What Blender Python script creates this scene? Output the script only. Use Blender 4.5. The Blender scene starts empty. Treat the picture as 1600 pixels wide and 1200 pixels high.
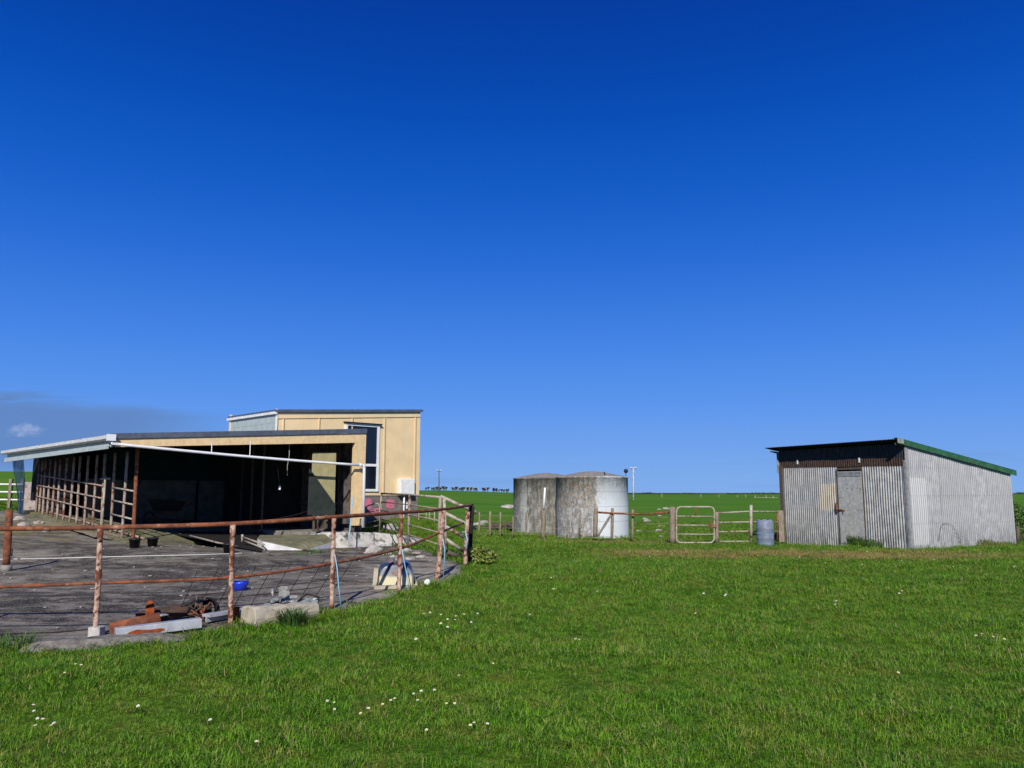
import bpy, bmesh, math, random
import numpy as np
from mathutils import Vector, Matrix, noise as mn
R = math.radians
rnd = random.Random(7)
sc = bpy.context.scene
col = sc.collection
# ------------------------------------------------------------------ camera
FPX, CAMZ, PITCH = 1244.0, 1.65, math.atan(170/1244.0)
cd = bpy.data.cameras.new('camera'); cam = bpy.data.objects.new('camera', cd); col.objects.link(cam)
cd.sensor_width = 36; cd.lens = 36*FPX/1600; cd.clip_end = 9000; cd.clip_start = .05
cam.location = (0, 0, CAMZ); cam.rotation_euler = (R(90)+PITCH, 0, 0)
sc.camera = cam
# ------------------------------------------------------------------ light
SUN_EL = R(34); SUN_AZ = (-0.04, -0.999)            # horizontal direction towards the sun
sd = bpy.data.lights.new('sun', 'SUN'); sun = bpy.data.objects.new('sun', sd); col.objects.link(sun)
sd.energy = 5.0; sd.angle = R(.5); sd.color = (1, .95, .87)
tosun = Vector((SUN_AZ[0]*math.cos(SUN_EL), SUN_AZ[1]*math.cos(SUN_EL), math.sin(SUN_EL)))
sun.rotation_euler = tosun.to_track_quat('Z', 'Y').to_euler(); sun.location = (5, -20, 20)
vs = sc.view_settings; vs.view_transform = 'Standard'; vs.look = 'None'; vs.exposure = 0; vs.gamma = 1

def s2l(c):
    return tuple((v/255/12.92 if v/255 <= .04045 else ((v/255+.055)/1.055)**2.4) for v in c)
class NT:
    """tiny node helper"""
    def __init__(s, tree): s.t = tree; s.n = tree.nodes; s.l = tree.links
    def node(s, typ, **kw):
        n = s.n.new(typ)
        for k, v in kw.items():
            if k.startswith('i_'):
                n.inputs[k[2:].replace('_', ' ')].default_value = v
            else: setattr(n, k, v)
        return n
    def link(s, a, b): s.l.new(a, b)
    def math(s, op, a, b=None, c=None, clamp=False):
        n = s.n.new('ShaderNodeMath'); n.operation = op; n.use_clamp = clamp
        for i, v in enumerate((a, b, c)):
            if v is None: continue
            if isinstance(v, (int, float)): n.inputs[i].default_value = v
            else: s.l.new(v, n.inputs[i])
        return n.outputs[0]
    def smooth(s, x, a, b):
        n = s.n.new('ShaderNodeMapRange'); n.interpolation_type = 'SMOOTHSTEP'
        s.l.new(x, n.inputs[0]); n.inputs[1].default_value = a; n.inputs[2].default_value = b
        return n.outputs[0]
    def mix(s, f, a, b, blend='MIX'):
        n = s.n.new('ShaderNodeMix'); n.data_type = 'RGBA'; n.blend_type = blend
        for sock, v in ((n.inputs[0], f), (n.inputs[6], a), (n.inputs[7], b)):
            if isinstance(v, (int, float)): sock.default_value = v
            elif isinstance(v, (tuple, list)): sock.default_value = (*v[:3], 1)
            else: s.l.new(v, sock)
        return n.outputs[2]
    def noise(s, vec, scale, detail=4, rough=.55, dist=0.0):
        n = s.n.new('ShaderNodeTexNoise'); n.inputs['Scale'].default_value = scale
        n.inputs['Detail'].default_value = detail; n.inputs['Roughness'].default_value = rough
        n.inputs['Distortion'].default_value = dist
        s.l.new(vec, n.inputs['Vector']); return n.outputs['Fac']
    def mapping(s, vec, scale=(1, 1, 1), loc=(0, 0, 0), rot=(0, 0, 0)):
        n = s.n.new('ShaderNodeMapping'); n.inputs['Scale'].default_value = scale
        n.inputs['Location'].default_value = loc; n.inputs['Rotation'].default_value = rot
        s.l.new(vec, n.inputs['Vector']); return n.outputs[0]

# ------------------------------------------------------------------ world
world = bpy.data.worlds.new('World'); sc.world = world; world.use_nodes = True
w = NT(world.node_tree); w.n.clear()
tc = w.node('ShaderNodeTexCoord'); sep = w.node('ShaderNodeSeparateXYZ'); w.link(tc.outputs['Generated'], sep.inputs[0])
ramp = w.node('ShaderNodeValToRGB'); w.link(w.math('MAXIMUM', sep.outputs[2], 0), ramp.inputs[0])
cr = ramp.color_ramp; cr.interpolation = 'B_SPLINE'
stops = [(0, (128, 175, 236)), (.05, (112, 163, 238)), (.11, (88, 149, 239)), (.18, (68, 134, 232)), (.28, (32, 106, 216)), (.40, (0, 84, 192)),
         (.50, (0, 66, 170)), (.60, (0, 52, 150)), (1.0, (0, 40, 120))]
while len(cr.elements) > 1: cr.elements.remove(cr.elements[-1])
cr.elements[0].position = 0; cr.elements[0].color = (*s2l(stops[0][1]), 1)
for p, c in stops[1:]:
    e = cr.elements.new(p); e.color = (*s2l(c), 1)
sky = w.node('ShaderNodeTexSky', sky_type='NISHITA'); sky.sun_disc = False
sky.sun_elevation = SUN_EL; sky.sun_rotation = math.atan2(SUN_AZ[0], SUN_AZ[1]); sky.ozone_density = 4; sky.dust_density = .2
nis = w.mix(1.0, sky.outputs[0], (.06, .06, .06), 'MULTIPLY')
skyc = w.mix(.04, ramp.outputs[0], nis)
# thin grey cloud bank low on the left and one small cumulus
ay = w.math('MAXIMUM', sep.outputs[1], .05)
ra = w.math('DIVIDE', sep.outputs[0], ay); el = w.math('DIVIDE', sep.outputs[2], ay)
cmb = w.node('ShaderNodeCombineXYZ'); w.link(ra, cmb.inputs[0]); w.link(el, cmb.inputs[1])
n1 = w.noise(w.mapping(cmb.outputs[0], (5, 30, 1)), 1, 6, .6)
topedge = w.math('ADD', el, w.math('MULTIPLY', w.math('SUBTRACT', n1, .5), .03))
slope = w.math('ADD', topedge, w.math('MULTIPLY', w.math('ADD', ra, .5), .06))
band = w.math('MULTIPLY', w.smooth(slope, .115, .098), w.smooth(topedge, .0, .05))
band = w.math('MULTIPLY', band, w.smooth(w.math('ADD', ra, w.math('MULTIPLY', n1, .12)), -.26, -.44))
n2 = w.noise(w.mapping(cmb.outputs[0], (4, 60, 1), (3, 0, 0)), 1, 5, .6)
streak = w.math('MULTIPLY', w.smooth(n2, .42, .56), w.math('MULTIPLY', w.smooth(el, .130, .122), w.smooth(el, .103, .113)))
streak = w.math('MULTIPLY', streak, w.smooth(ra, -.50, -.62))
bandm = w.math('MAXIMUM', w.math('MULTIPLY', band, .85), w.math('MULTIPLY', streak, .95))
skyc = w.mix(bandm, skyc, s2l((98, 134, 190)))
# faint haze streaks near the horizon
n3 = w.noise(w.mapping(cmb.outputs[0], (3, 45, 1), (1, 5, 0)), 1, 4, .6)
hz = w.math('MULTIPLY', w.math('MULTIPLY', w.smooth(n3, .5, .68), w.smooth(el, .10, .03)), .28)
skyc = w.mix(hz, skyc, s2l((112, 148, 205)))
dx = w.math('DIVIDE', w.math('ADD', ra, .612), .022); dz = w.math('DIVIDE', w.math('SUBTRACT', el, .078), .009)
n4 = w.noise(w.mapping(cmb.outputs[0], (70, 110, 1)), 1, 6, .65)
rr = w.math('ADD', w.math('ADD', w.math('MULTIPLY', dx, dx), w.math('MULTIPLY', dz, dz)), w.math('MULTIPLY', w.math('SUBTRACT', n4, .5), 4.5))
skyc = w.mix(w.math('MULTIPLY', w.math('MULTIPLY', w.smooth(rr, 1.4, -.6), .6), w.smooth(sep.outputs[1], .1, .2)), skyc, s2l((176, 192, 226)))
bg = w.node('ShaderNodeBackground'); w.link(skyc, bg.inputs[0]); bg.inputs[1].default_value = 1.0
wo = w.node('ShaderNodeOutputWorld'); w.link(bg.outputs[0], wo.inputs[0])

# ------------------------------------------------------------------ geometry of the view (to place things)
cP, sP = math.cos(PITCH), math.sin(PITCH)
def ray(px, py):
    cx = (px-800)/FPX; cy = (600-py)/FPX
    return Vector((cx, cP - cy*sP, sP + cy*cP))
def P(px, py, Y):
    d = ray(px, py); k = Y/d.y
    return Vector((d.x*k, Y, CAMZ + d.z*k))
def sm(x, a, b):
    t = min(1, max(0, (x-a)/(b-a))); return t*t*(3-2*t)
CP = [(-9.3,18.9,.42),(-15.5,25.5,1.0),(-7.3,20.4,.26),(-4.6,23.3,-.02),(-3.6,29,.8),(-7.5,27,.6),(-4.7,9,.05),(-2.4,10.7,.10),(-1.8,12.7,.11),(-1.2,13.8,.13),
      (-.9,17,.16),(-2.6,20,.25),(-3.9,26,.5),(-8,12,.1),(-9.6,15,.22),(-13,19,.55),(-12,10,.1),(0,4,0),(4,10,0),(8,15,0),(12,24,-.02),(8.5,28,-.12),(16.5,26.5,.0),
      (0,28,.0),(3,31,-.04),(-4,5,0),(6,5,0),(2,20,.02),(6,26,.02),(14,15,0),(1.4,34,-.06),(-1.2,31,.1),(20,20,0),(20,34,0),(10,36,-.05),(-20,14,.5),(-22,24,1.1),(-20,32,1.4),(-12,6,0),(0,-4,0),(0,38,0),(-10,34,.9)]
for _k in range(0, 11): CP += [(-9.34+.714*.75-.70*_k, 18.5+.70*.75+.714*_k, .40+.062*_k)]
CPa = np.array(CP)
def T(x, y):
    d2 = (CPa[:,0]-x)**2 + (CPa[:,1]-y)**2
    wt = 1/(d2+.8)**2.2
    near = float((wt*CPa[:,2]).sum()/wt.sum())
    near *= 1-sm(math.hypot(x, y-20), 26, 48)
    z = near
    if y > 30:
        r = x/y
        hp = 770 - 29*sm(-r, .28, .62) - 3.5*sm(-r, -.02, .10) + 3.5*sm(r, 0, .15)
        D = 230 - 140*sm(-r, .28, .6)
        z += sm(y, 30, D)*(CAMZ + (770-hp)/FPX*D)
        z += .10*mn.noise(Vector((x*.03, y*.03, 2)))*sm(y, 40, 90)
    z += .012*mn.noise(Vector((x*.5, y*.5, 0)))
    return z
def GT(px, py, dz=0.0):
    d = ray(px, py); z = 0.0; p = None
    for i in range(40):
        k = (z+dz-CAMZ)/d.z
        p = Vector((0, 0, CAMZ)) + d*k
        z = .5*z + .5*T(p.x, p.y)
    return Vector((p.x, p.y, T(p.x, p.y)+dz))

# ------------------------------------------------------------------ materials
MATS = {}
def pmat(name, c1, c2=None, scale=6, c3=None, s3=2.5, t3=(.58,.68), rough=.75, metal=0, streak=0, bump=.15, bscale=60, mapscale=(1,1,1), t2=(.35,.65), spec=.3, detail=6, space='Object'):
    """weathered procedural surface: c1/c2 mottled, c3 patches"""
    m = bpy.data.materials.new(name); m.use_nodes = True; t = NT(m.node_tree)
    b = t.n['Principled BSDF']; tcn = t.node('ShaderNodeTexCoord')
    vec = tcn.outputs[space]
    if space == 'Object' and False: pass
    v = t.mapping(vec, mapscale)
    c = c1
    if c2:
        f = t.smooth(t.noise(v, scale, detail, .6), *t2); c = t.mix(f, c1, c2)
    if streak:
        vs_ = t.mapping(vec, (9, 9, .7)); fs = t.smooth(t.noise(vs_, 2.2, 5, .6), .5, .72)
        c = t.mix(t.math('MULTIPLY', fs, streak), c, tuple(x*.45 for x in c1[:3]))
    if c3:
        f3 = t.smooth(t.noise(t.mapping(vec, mapscale, (7, 3, 5)), s3, 7, .65), *t3); c = t.mix(f3, c, c3)
    if isinstance(c, tuple): b.inputs['Base Color'].default_value = (*c[:3], 1)
    else: t.link(c, b.inputs['Base Color'])
    b.inputs['Roughness'].default_value = rough; b.inputs['Metallic'].default_value = metal
    b.inputs['Specular IOR Level'].default_value = spec
    if bump:
        bn = t.node('ShaderNodeBump'); bn.inputs['Strength'].default_value = bump; bn.inputs['Distance'].default_value = .01
        t.link(t.noise(vec, bscale, 4, .6), bn.inputs['Height']); t.link(bn.outputs[0], b.inputs['Normal'])
    MATS[name] = m; return m

pmat('yellow_paint', (.80,.605,.34), (.73,.555,.315), 2, (.60,.46,.28), 3.5, (.60,.74), rough=.6, bump=.06, streak=.10)
pmat('yellow_dirty', (.78,.57,.30), (.66,.49,.27), 8, (.75,.68,.55), 9, (.68,.70), rough=.65, streak=.25)
pmat('lining_board', (.42,.36,.17), (.33,.30,.15), 7, (.2,.2,.12), 5, (.6,.75), rough=.7)
pmat('white_paint', (.80,.80,.78), (.70,.70,.68), 9, (.45,.40,.34), 14, (.68,.74), rough=.5, bump=.05)
pmat('white_pipe', (.82,.82,.82), (.74,.75,.75), 5, rough=.35, bump=.0, spec=.5)
pmat('pale_cladding', (.40,.46,.44), (.34,.40,.38), 5, rough=.6, streak=.3)
pmat('eave_paint', (.46,.52,.50), (.36,.42,.41), 10, (.2,.24,.24), 12, (.6,.75), rough=.6)
pmat('gutter_paint', (.80,.81,.79), (.58,.59,.57), 14, (.16,.11,.06), 20, (.6,.7), rough=.5)
pmat('roof_zinc', (.20,.22,.25), (.15,.16,.18), 6, (.22,.12,.06), 8, (.66,.75), rough=.45, metal=.6)
pmat('blockwork', (.20,.17,.15), (.14,.12,.105), 6, (.26,.22,.2), 3, rough=.9, bump=.3)
pmat('pink_spray', (.62,.16,.24), (.50,.14,.20), 12, (.2,.15,.14), 9, (.60,.66), rough=.7, bump=0)
pmat('glass_dark', (.006,.009,.016), rough=.06, bump=0, spec=.5)
pmat('shadowy_wall', (.028,.026,.023), (.016,.016,.015), 3, rough=.95)  # near-black on purpose: the interior shade is in the colour
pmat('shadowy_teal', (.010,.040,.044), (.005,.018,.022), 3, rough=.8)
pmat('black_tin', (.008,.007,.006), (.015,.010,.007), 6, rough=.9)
pmat('old_timber', (.13,.105,.08), (.07,.055,.042), 10, rough=.9, mapscale=(6,6,.6))
pmat('grey_timber', (.30,.25,.185), (.15,.12,.09), 8, rough=.9, mapscale=(6,6,.7), bump=.3)
pmat('torn_lining', (.14,.12,.11), (.055,.05,.045), 5, rough=.9)
pmat('rust', (.27,.088,.038), (.12,.042,.022), 9, (.36,.20,.13), 5, (.57,.68), rough=.85, bump=.35, space='Generated' if False else 'Object')
pmat('bright_rust', (.30,.07,.015), (.16,.035,.01), 14, rough=.9, bump=.3)
pmat('flaky_post', (.54,.39,.30), (.32,.17,.11), 13, (.14,.042,.02), 8, (.50,.56), rough=.85, bump=.35)
pmat('worn_pipe', (.34,.28,.23), (.26,.19,.14), 12, (.14,.05,.025), 7, (.55,.64), rough=.8, bump=.25)
pmat('grey_pipe', (.42,.39,.32), (.28,.24,.18), 9, (.17,.07,.035), 4, (.55,.62), rough=.7)
pmat('stall_pipe', (.36,.31,.27), (.27,.17,.12), 6, (.16,.05,.025), 5, (.52,.62), rough=.8, bump=.2)
pmat('charred_post', (.015,.013,.012), (.03,.022,.018), 12, rough=.9)
pmat('black_plastic', (.012,.012,.013), (.02,.02,.021), 6, rough=.5)
pmat('blue_plastic', (.015,.05,.62), (.01,.04,.5), 5, rough=.35, bump=0, spec=.5)
pmat('blue_twine', (.20,.42,.62), (.30,.50,.62), 30, rough=.8, bump=0)
pmat('drum_plastic', (.20,.24,.32), (.14,.17,.23), 6, (.28,.31,.38), 4, rough=.45, streak=.2, bump=.05)
pmat('rough_concrete', (.30,.28,.24), (.20,.185,.16), 8, (.09,.085,.07), 4, (.58,.7), rough=.95, bump=.6, bscale=35)
pmat('kerb_concrete', (.22,.205,.18), (.12,.11,.095), 9, (.05,.048,.04), 5, (.55,.66), rough=.95, bump=.6, bscale=35)
pmat('white_concrete', (.60,.58,.53), (.40,.385,.35), 7, (.10,.095,.08), 4, (.51,.63), rough=.9, bump=.4, bscale=30)
pmat('pink_block', (.42,.36,.33), (.30,.25,.23), 6, (.15,.12,.11), 4, (.56,.66), rough=.95, bump=.4)
pmat('shadow_dark', (.035,.042,.035), (.02,.028,.024), 3, (.06,.065,.05), 5, (.6,.75), rough=.9)
pmat('smoky_sheet', (.030,.028,.028), (.010,.010,.012), 3, (.10,.085,.075), 8, (.56,.66), rough=.55, mapscale=(5,5,.6), streak=.3)
pmat('faint_wall', (.17,.155,.13), (.11,.10,.085), 4, (.06,.055,.045), 3, (.56,.68), rough=.95)
pmat('nib_white', (.78,.77,.74), (.60,.59,.56), 6, (.2,.19,.17), 5, (.60,.7), rough=.9, bump=.3)
pmat('block_cream', (.46,.41,.31), (.36,.32,.24), 7, (.20,.18,.11), 5, (.58,.7), rough=.9, bump=.5, bscale=40)
pmat('mossy_slab', (.20,.19,.10), (.12,.12,.065), 4, (.28,.26,.20), 3, (.55,.7), rough=.95, bump=.4)
pmat('stone', (.45,.42,.38), (.28,.25,.22), 5, (.14,.10,.08), 4, (.58,.7), rough=.9, bump=.6, bscale=25)
pmat('dark_stone', (.10,.075,.06), (.05,.045,.035), 6, (.09,.10,.03), 5, (.6,.7), rough=.95, bump=.6, bscale=25)
pmat('pale_metal', (.48,.50,.52), (.36,.38,.40), 5, (.60,.61,.62), 7, rough=.5, metal=.2, bump=.05)
pmat('engine_metal', (.28,.33,.34), (.12,.11,.10), 14, (.50,.50,.48), 10, (.58,.64), rough=.6, metal=.2)
pmat('engine_grey', (.30,.30,.28), (.17,.17,.16), 16, (.08,.06,.05), 12, (.58,.66), rough=.7)
pmat('green_trim', (.035,.13,.055), (.02,.085,.04), 6, (.13,.08,.05), 5, (.60,.66), rough=.6)
pmat('door_sheet', (.62,.60,.53), (.46,.445,.39), 9, (.46,.48,.48), 4, (.55,.7), rough=.5, metal=.25, streak=.3, bump=.08)
pmat('brown_band', (.075,.044,.032), (.04,.026,.02), 10, rough=.85)
pmat('netting', (.012,.04,.08), (.02,.06,.12), 6, rough=.9)
pmat('leaf_green', (.045,.10,.018), (.08,.15,.03), 5, rough=.6, bump=0)
pmat('leaf_dark', (.03,.07,.014), (.05,.11,.02), 5, rough=.6, bump=0)
pmat('leaf_yellow', (.16,.20,.035), (.09,.13,.02), 20, (.30,.28,.08), 12, (.55,.65), rough=.55, bump=0)
pmat('weed_dry', (.20,.17,.06), (.10,.13,.03), 5, rough=.8, bump=0)
pmat('tape_white', (.75,.75,.72), rough=.6, bump=0)
pmat('cow_hide', (.012,.011,.011), (.014,.012,.012), 3, (.50,.47,.42), 1.1, (.60,.62), rough=.8, bump=0)
pmat('far_tree', (.03,.045,.022), (.05,.065,.03), 1, rough=.9, bump=0)
pmat('petal', (.85,.85,.82), rough=.6, bump=0)
pmat('daisy_eye', (.75,.50,.03), rough=.7, bump=0)
pmat('blue_sheet', (.02,.09,.22), (.01,.05,.12), 4, rough=.6)
pmat('weathered_iron_band', (.30,.31,.31), (.2,.2,.2), 10, rough=.6)

def corrugated_mat(name, base, dark, stain=None, groove=.55):
    m = bpy.data.materials.new(name); m.use_nodes = True; t = NT(m.node_tree); b = t.n['Principled BSDF']
    tcn = t.node('ShaderNodeTexCoord'); o = tcn.outputs['Object']
    sheet = t.node('ShaderNodeTexWhiteNoise'); sheet.noise_dimensions = '1D'
    se = t.node('ShaderNodeSeparateXYZ'); t.link(o, se.inputs[0])
    t.link(t.math('FLOOR', t.math('DIVIDE', se.outputs[0], .76)), sheet.inputs['W'])
    c = t.mix(t.smooth(t.noise(o, 3.5, 6, .65), .35, .65), base, dark)
    c = t.mix(t.math('MULTIPLY', sheet.outputs['Value'], .75), c, tuple(x*.78 for x in base))
    st = t.noise(t.mapping(o, (14, 14, .6)), 1.6, 5, .6)
    c = t.mix(t.math('MULTIPLY', t.smooth(st, .5, .75), .5), c, tuple(x*.5 for x in dark))
    # dirt and scuffs towards the foot, rust runs
    fo = t.math('MULTIPLY', t.smooth(se.outputs[2], .9, 0), t.smooth(t.noise(t.mapping(o, (3, 3, 1.2), (4, 1, 2)), 2.5, 6, .7), .42, .62))
    c = t.mix(t.math('MULTIPLY', fo, .75), c, (.15, .155, .15))
    if stain:
        (x0, x1, z0, z1), sc_ = stain
        mm = t.math('MULTIPLY', t.math('MULTIPLY', t.smooth(se.outputs[0], x0-.03, x0+.03), t.smooth(se.outputs[0], x1+.03, x1-.03)),
                    t.math('MULTIPLY', t.smooth(se.outputs[2], z0-.03, z0+.03), t.smooth(se.outputs[2], z1+.03, z1-.03)))
        c = t.mix(t.math('MULTIPLY', mm, .55), c, sc_)
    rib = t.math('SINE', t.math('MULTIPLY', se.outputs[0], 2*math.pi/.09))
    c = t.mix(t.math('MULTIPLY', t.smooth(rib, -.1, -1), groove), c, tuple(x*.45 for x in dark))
    zf = t.math('PINGPONG', t.math('ADD', se.outputs[2], .12), .42)
    nail = t.math('MULTIPLY', t.math('MULTIPLY', t.smooth(zf, .022, .012), t.smooth(rib, .75, .92)), t.smooth(t.noise(o, 7, 2, .5), .42, .5))
    c = t.mix(t.math('MULTIPLY', nail, .8), c, (.12, .07, .04))
    lap = t.math('PINGPONG', se.outputs[0], .38); c = t.mix(t.math('MULTIPLY', t.smooth(lap, .012, .006), .5), c, tuple(x*.4 for x in dark))
    ru = t.smooth(t.noise(t.mapping(o, (5, 5, 1)), 4, 6, .7), .67, .72)
    c = t.mix(t.math('MULTIPLY', ru, .5), c, (.25, .15, .08))
    t.link(c, b.inputs['Base Color']); b.inputs['Roughness'].default_value = .5; b.inputs['Metallic'].default_value = .25
    MATS[name] = m; return m

def tank_mat(name, base, dark, lichen, xs, white):
    """concrete tank: x is measured round the wall by angle; colour patches run down the wall"""
    m = bpy.data.materials.new(name); m.use_nodes = True; t = NT(m.node_tree); b = t.n['Principled BSDF']
    o = t.node('ShaderNodeTexCoord').outputs['Object']; se = t.node('ShaderNodeSeparateXYZ'); t.link(o, se.inputs[0])
    st = t.noise(t.mapping(o, (5, 5, 1.1)), 1.3, 8, .7, .3); mo = t.noise(o, 4, 8, .75); big = t.noise(t.mapping(o, (1.6, 1.6, .5), (2, 2, 2)), 1.2, 4, .6)
    c = t.mix(t.smooth(mo, .42, .58), base, tuple(x*.6 for x in base))
    c = t.mix(t.math('MULTIPLY', t.smooth(st, .46, .60), .85), c, dark)
    xx = t.math('ADD', se.outputs[0], t.math('MULTIPLY', t.math('SUBTRACT', st, .5), 1.1))
    wm = t.math('MULTIPLY', t.smooth(xx, xs[0], xs[0]+.12), t.smooth(xx, xs[1]+.1, xs[1]))
    c = t.mix(t.math('MULTIPLY', wm, .82), c, white)
    hs = t.math('MULTIPLY', t.smooth(t.math('ADD', se.outputs[2], t.math('MULTIPLY', st, 1.6)), 2.55, 3.2), t.smooth(mo, .40, .58)); c = t.mix(t.math('MULTIPLY', hs, .7), c, dark)
    ring = t.math('SINE', t.math('MULTIPLY', se.outputs[2], 2*math.pi/.55)); c = t.mix(t.math('MULTIPLY', t.smooth(ring, .97, 1.0), .35), c, dark)
    flake = t.math('MULTIPLY', t.smooth(t.noise(t.mapping(o, (9, 9, 5)), 1.5, 6, .7), .54, .58), t.smooth(xx, xs[1]+.2, xs[1]-1.0))
    c = t.mix(t.math('MULTIPLY', flake, .7), c, (.52, .55, .58))
    li = t.math('MULTIPLY', t.smooth(t.noise(t.mapping(o, (7, 7, 4), (3, 1, 1)), 2, 7, .7), .50, .60),
                t.math('MULTIPLY', t.smooth(t.math('ADD', se.outputs[2], t.math('MULTIPLY', big, 1.2)), 1.0, 2.6), t.smooth(xx, xs[0]+.5, xs[0]-.3)))
    c = t.mix(t.math('MULTIPLY', li, .85), c, lichen)
    t.link(c, b.inputs['Base Color']); b.inputs['Roughness'].default_value = .9
    bn = t.node('ShaderNodeBump'); bn.inputs['Strength'].default_value = .4; bn.inputs['Distance'].default_value = .02
    t.link(t.noise(o, 20, 6, .7), bn.inputs['Height']); t.link(bn.outputs[0], b.inputs['Normal'])
    MATS[name] = m

def ground_colour(t, pos):
    """shared grass colour by place: greener and yellower patches, the dry worn strip"""
    se = t.node('ShaderNodeSeparateXYZ'); t.link(pos, se.inputs[0])
    n1 = t.noise(pos, .55, 5, .6); n2 = t.noise(t.mapping(pos, (1, 1, 1), (9, 4, 0)), 2.6, 5, .65)
    c = t.mix(t.smooth(n1, .35, .65), (.105, .265, .011), (.175, .320, .018))
    c = t.mix(t.math('MULTIPLY', t.smooth(t.noise(t.mapping(pos, (1,1,1), (6,1,0)), 4.5, 5, .7), .52, .62), .6), c, (.050, .155, .010))
    c = t.mix(t.math('MULTIPLY', t.smooth(n2, .48, .64), .65), c, (.30, .30, .050))
    c = t.mix(t.math('MULTIPLY', t.smooth(t.noise(t.mapping(pos, (1,1,1), (2,8,0)), 1.1, 4, .6), .55, .7), .5), c, (.060, .18, .012))
    # dry strip in front of the gate and shed
    yy = t.math('ADD', se.outputs[1], t.math('MULTIPLY', t.math('SUBTRACT', t.noise(t.mapping(pos, (1,1,1), (5,5,0)), .5, 4, .6), .5), 4.5))
    dm = t.math('MULTIPLY', t.smooth(yy, 19.9, 21.3), t.smooth(yy, 23.6, 22.4))
    dm = t.math('MULTIPLY', dm, t.math('MULTIPLY', t.smooth(se.outputs[0], 1.5, 4.0), t.smooth(se.outputs[0], 15.5, 10.5)))
    dm = t.math('MULTIPLY', dm, t.smooth(t.noise(pos, 1.6, 5, .65), .30, .52))
    dm = t.math('MULTIPLY', dm, .8)
    dm2 = t.math('MULTIPLY', t.math('MULTIPLY', t.smooth(yy, 25.0, 26.5), t.smooth(yy, 29, 27)), t.math('MULTIPLY', t.smooth(se.outputs[0], .5, 1.5), t.smooth(se.outputs[0], 7, 5)))
    dm = t.math('MAXIMUM', dm, t.math('MULTIPLY', dm2, .35))
    t.dm = dm
    c = t.mix(dm, c, (.36, .25, .10))
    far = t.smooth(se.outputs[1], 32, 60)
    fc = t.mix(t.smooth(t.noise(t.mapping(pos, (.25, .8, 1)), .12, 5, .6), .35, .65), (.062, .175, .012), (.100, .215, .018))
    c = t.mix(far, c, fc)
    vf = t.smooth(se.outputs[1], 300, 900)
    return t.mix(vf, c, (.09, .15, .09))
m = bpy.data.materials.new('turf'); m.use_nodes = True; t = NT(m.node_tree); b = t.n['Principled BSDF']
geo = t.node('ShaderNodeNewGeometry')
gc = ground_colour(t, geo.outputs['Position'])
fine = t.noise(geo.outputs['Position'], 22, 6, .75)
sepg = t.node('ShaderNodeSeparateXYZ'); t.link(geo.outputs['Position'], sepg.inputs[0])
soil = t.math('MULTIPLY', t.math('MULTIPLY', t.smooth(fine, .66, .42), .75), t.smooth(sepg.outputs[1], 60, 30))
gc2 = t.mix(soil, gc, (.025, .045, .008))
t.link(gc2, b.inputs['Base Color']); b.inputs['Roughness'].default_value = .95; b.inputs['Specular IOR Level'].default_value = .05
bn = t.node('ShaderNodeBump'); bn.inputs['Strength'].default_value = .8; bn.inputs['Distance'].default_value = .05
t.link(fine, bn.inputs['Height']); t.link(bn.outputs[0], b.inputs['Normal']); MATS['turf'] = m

m = bpy.data.materials.new('grass_blade'); m.use_nodes = True; t = NT(m.node_tree); b = t.n['Principled BSDF']; out = t.n['Material Output']
geo = t.node('ShaderNodeNewGeometry'); oi = t.node('ShaderNodeObjectInfo')
gc = ground_colour(t, geo.outputs['Position'])
gc = t.mix(t.math('MULTIPLY', t.smooth(oi.outputs['Random'], .72, 1), .75), gc, (.24, .27, .04))
gc = t.mix(t.math('MULTIPLY', t.smooth(oi.outputs['Random'], .34, 0), .75), gc, (.06, .18, .012))
at = t.node('ShaderNodeAttribute', attribute_name='bl', attribute_type='GEOMETRY')
gc = t.mix(t.math('MULTIPLY', t.smooth(at.outputs['Fac'], .30, .42), t.smooth(at.outputs['Fac'], .66, .54)), gc, (.030, .105, .008))
gc = t.mix(t.smooth(at.outputs['Fac'], .91, .97), gc, (.36, .29, .14))
gc = t.mix(t.math('MULTIPLY', t.smooth(at.outputs['Fac'], .3, .15), .65), gc, (.18, .40, .028))
gc = t.mix(t.math('MULTIPLY', t.dm, .8), gc, (.40, .28, .115))
t.link(gc, b.inputs['Base Color']); b.inputs['Roughness'].default_value = .5; b.inputs['Specular IOR Level'].default_value = .12
tr = t.node('ShaderNodeBsdfTranslucent'); t.link(gc, tr.inputs[0]); mx = t.node('ShaderNodeMixShader'); mx.inputs[0].default_value = .25
t.link(b.outputs[0], mx.inputs[1]); t.link(tr.outputs[0], mx.inputs[2]); t.link(mx.outputs[0], out.inputs[0]); MATS['grass_blade'] = m

m = bpy.data.materials.new('yard_concrete'); m.use_nodes = True; t = NT(m.node_tree); b = t.n['Principled BSDF']
pos = t.node('ShaderNodeNewGeometry').outputs['Position']; se = t.node('ShaderNodeSeparateXYZ'); t.link(pos, se.inputs[0])
g = t.noise(t.mapping(pos, (.32, .55, 1), (0,0,0), (0,0,.3)), 1.0, 9, .7, .8); g2 = t.noise(t.mapping(pos, (1.3, 2.0, 1)), 1.3, 9, .75, .5); g3 = t.noise(pos, 45, 4, .8)
c = t.mix(t.smooth(g, .46, .555), (.018, .016, .014), (.145, .130, .105))
c = t.mix(t.math('MULTIPLY', t.smooth(g2, .49, .60), .8), c, (.25, .225, .185))
c = t.mix(t.math('MULTIPLY', t.smooth(g2, .49, .36), .9), c, (.012, .011, .010))
c = t.mix(t.math('MULTIPLY', t.smooth(g3, .50, .60), .60), c, (.36, .32, .26))
g5 = t.noise(t.mapping(pos, (1, 1.3, 1), (3, 9, 0)), 3.5, 8, .78)
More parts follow.
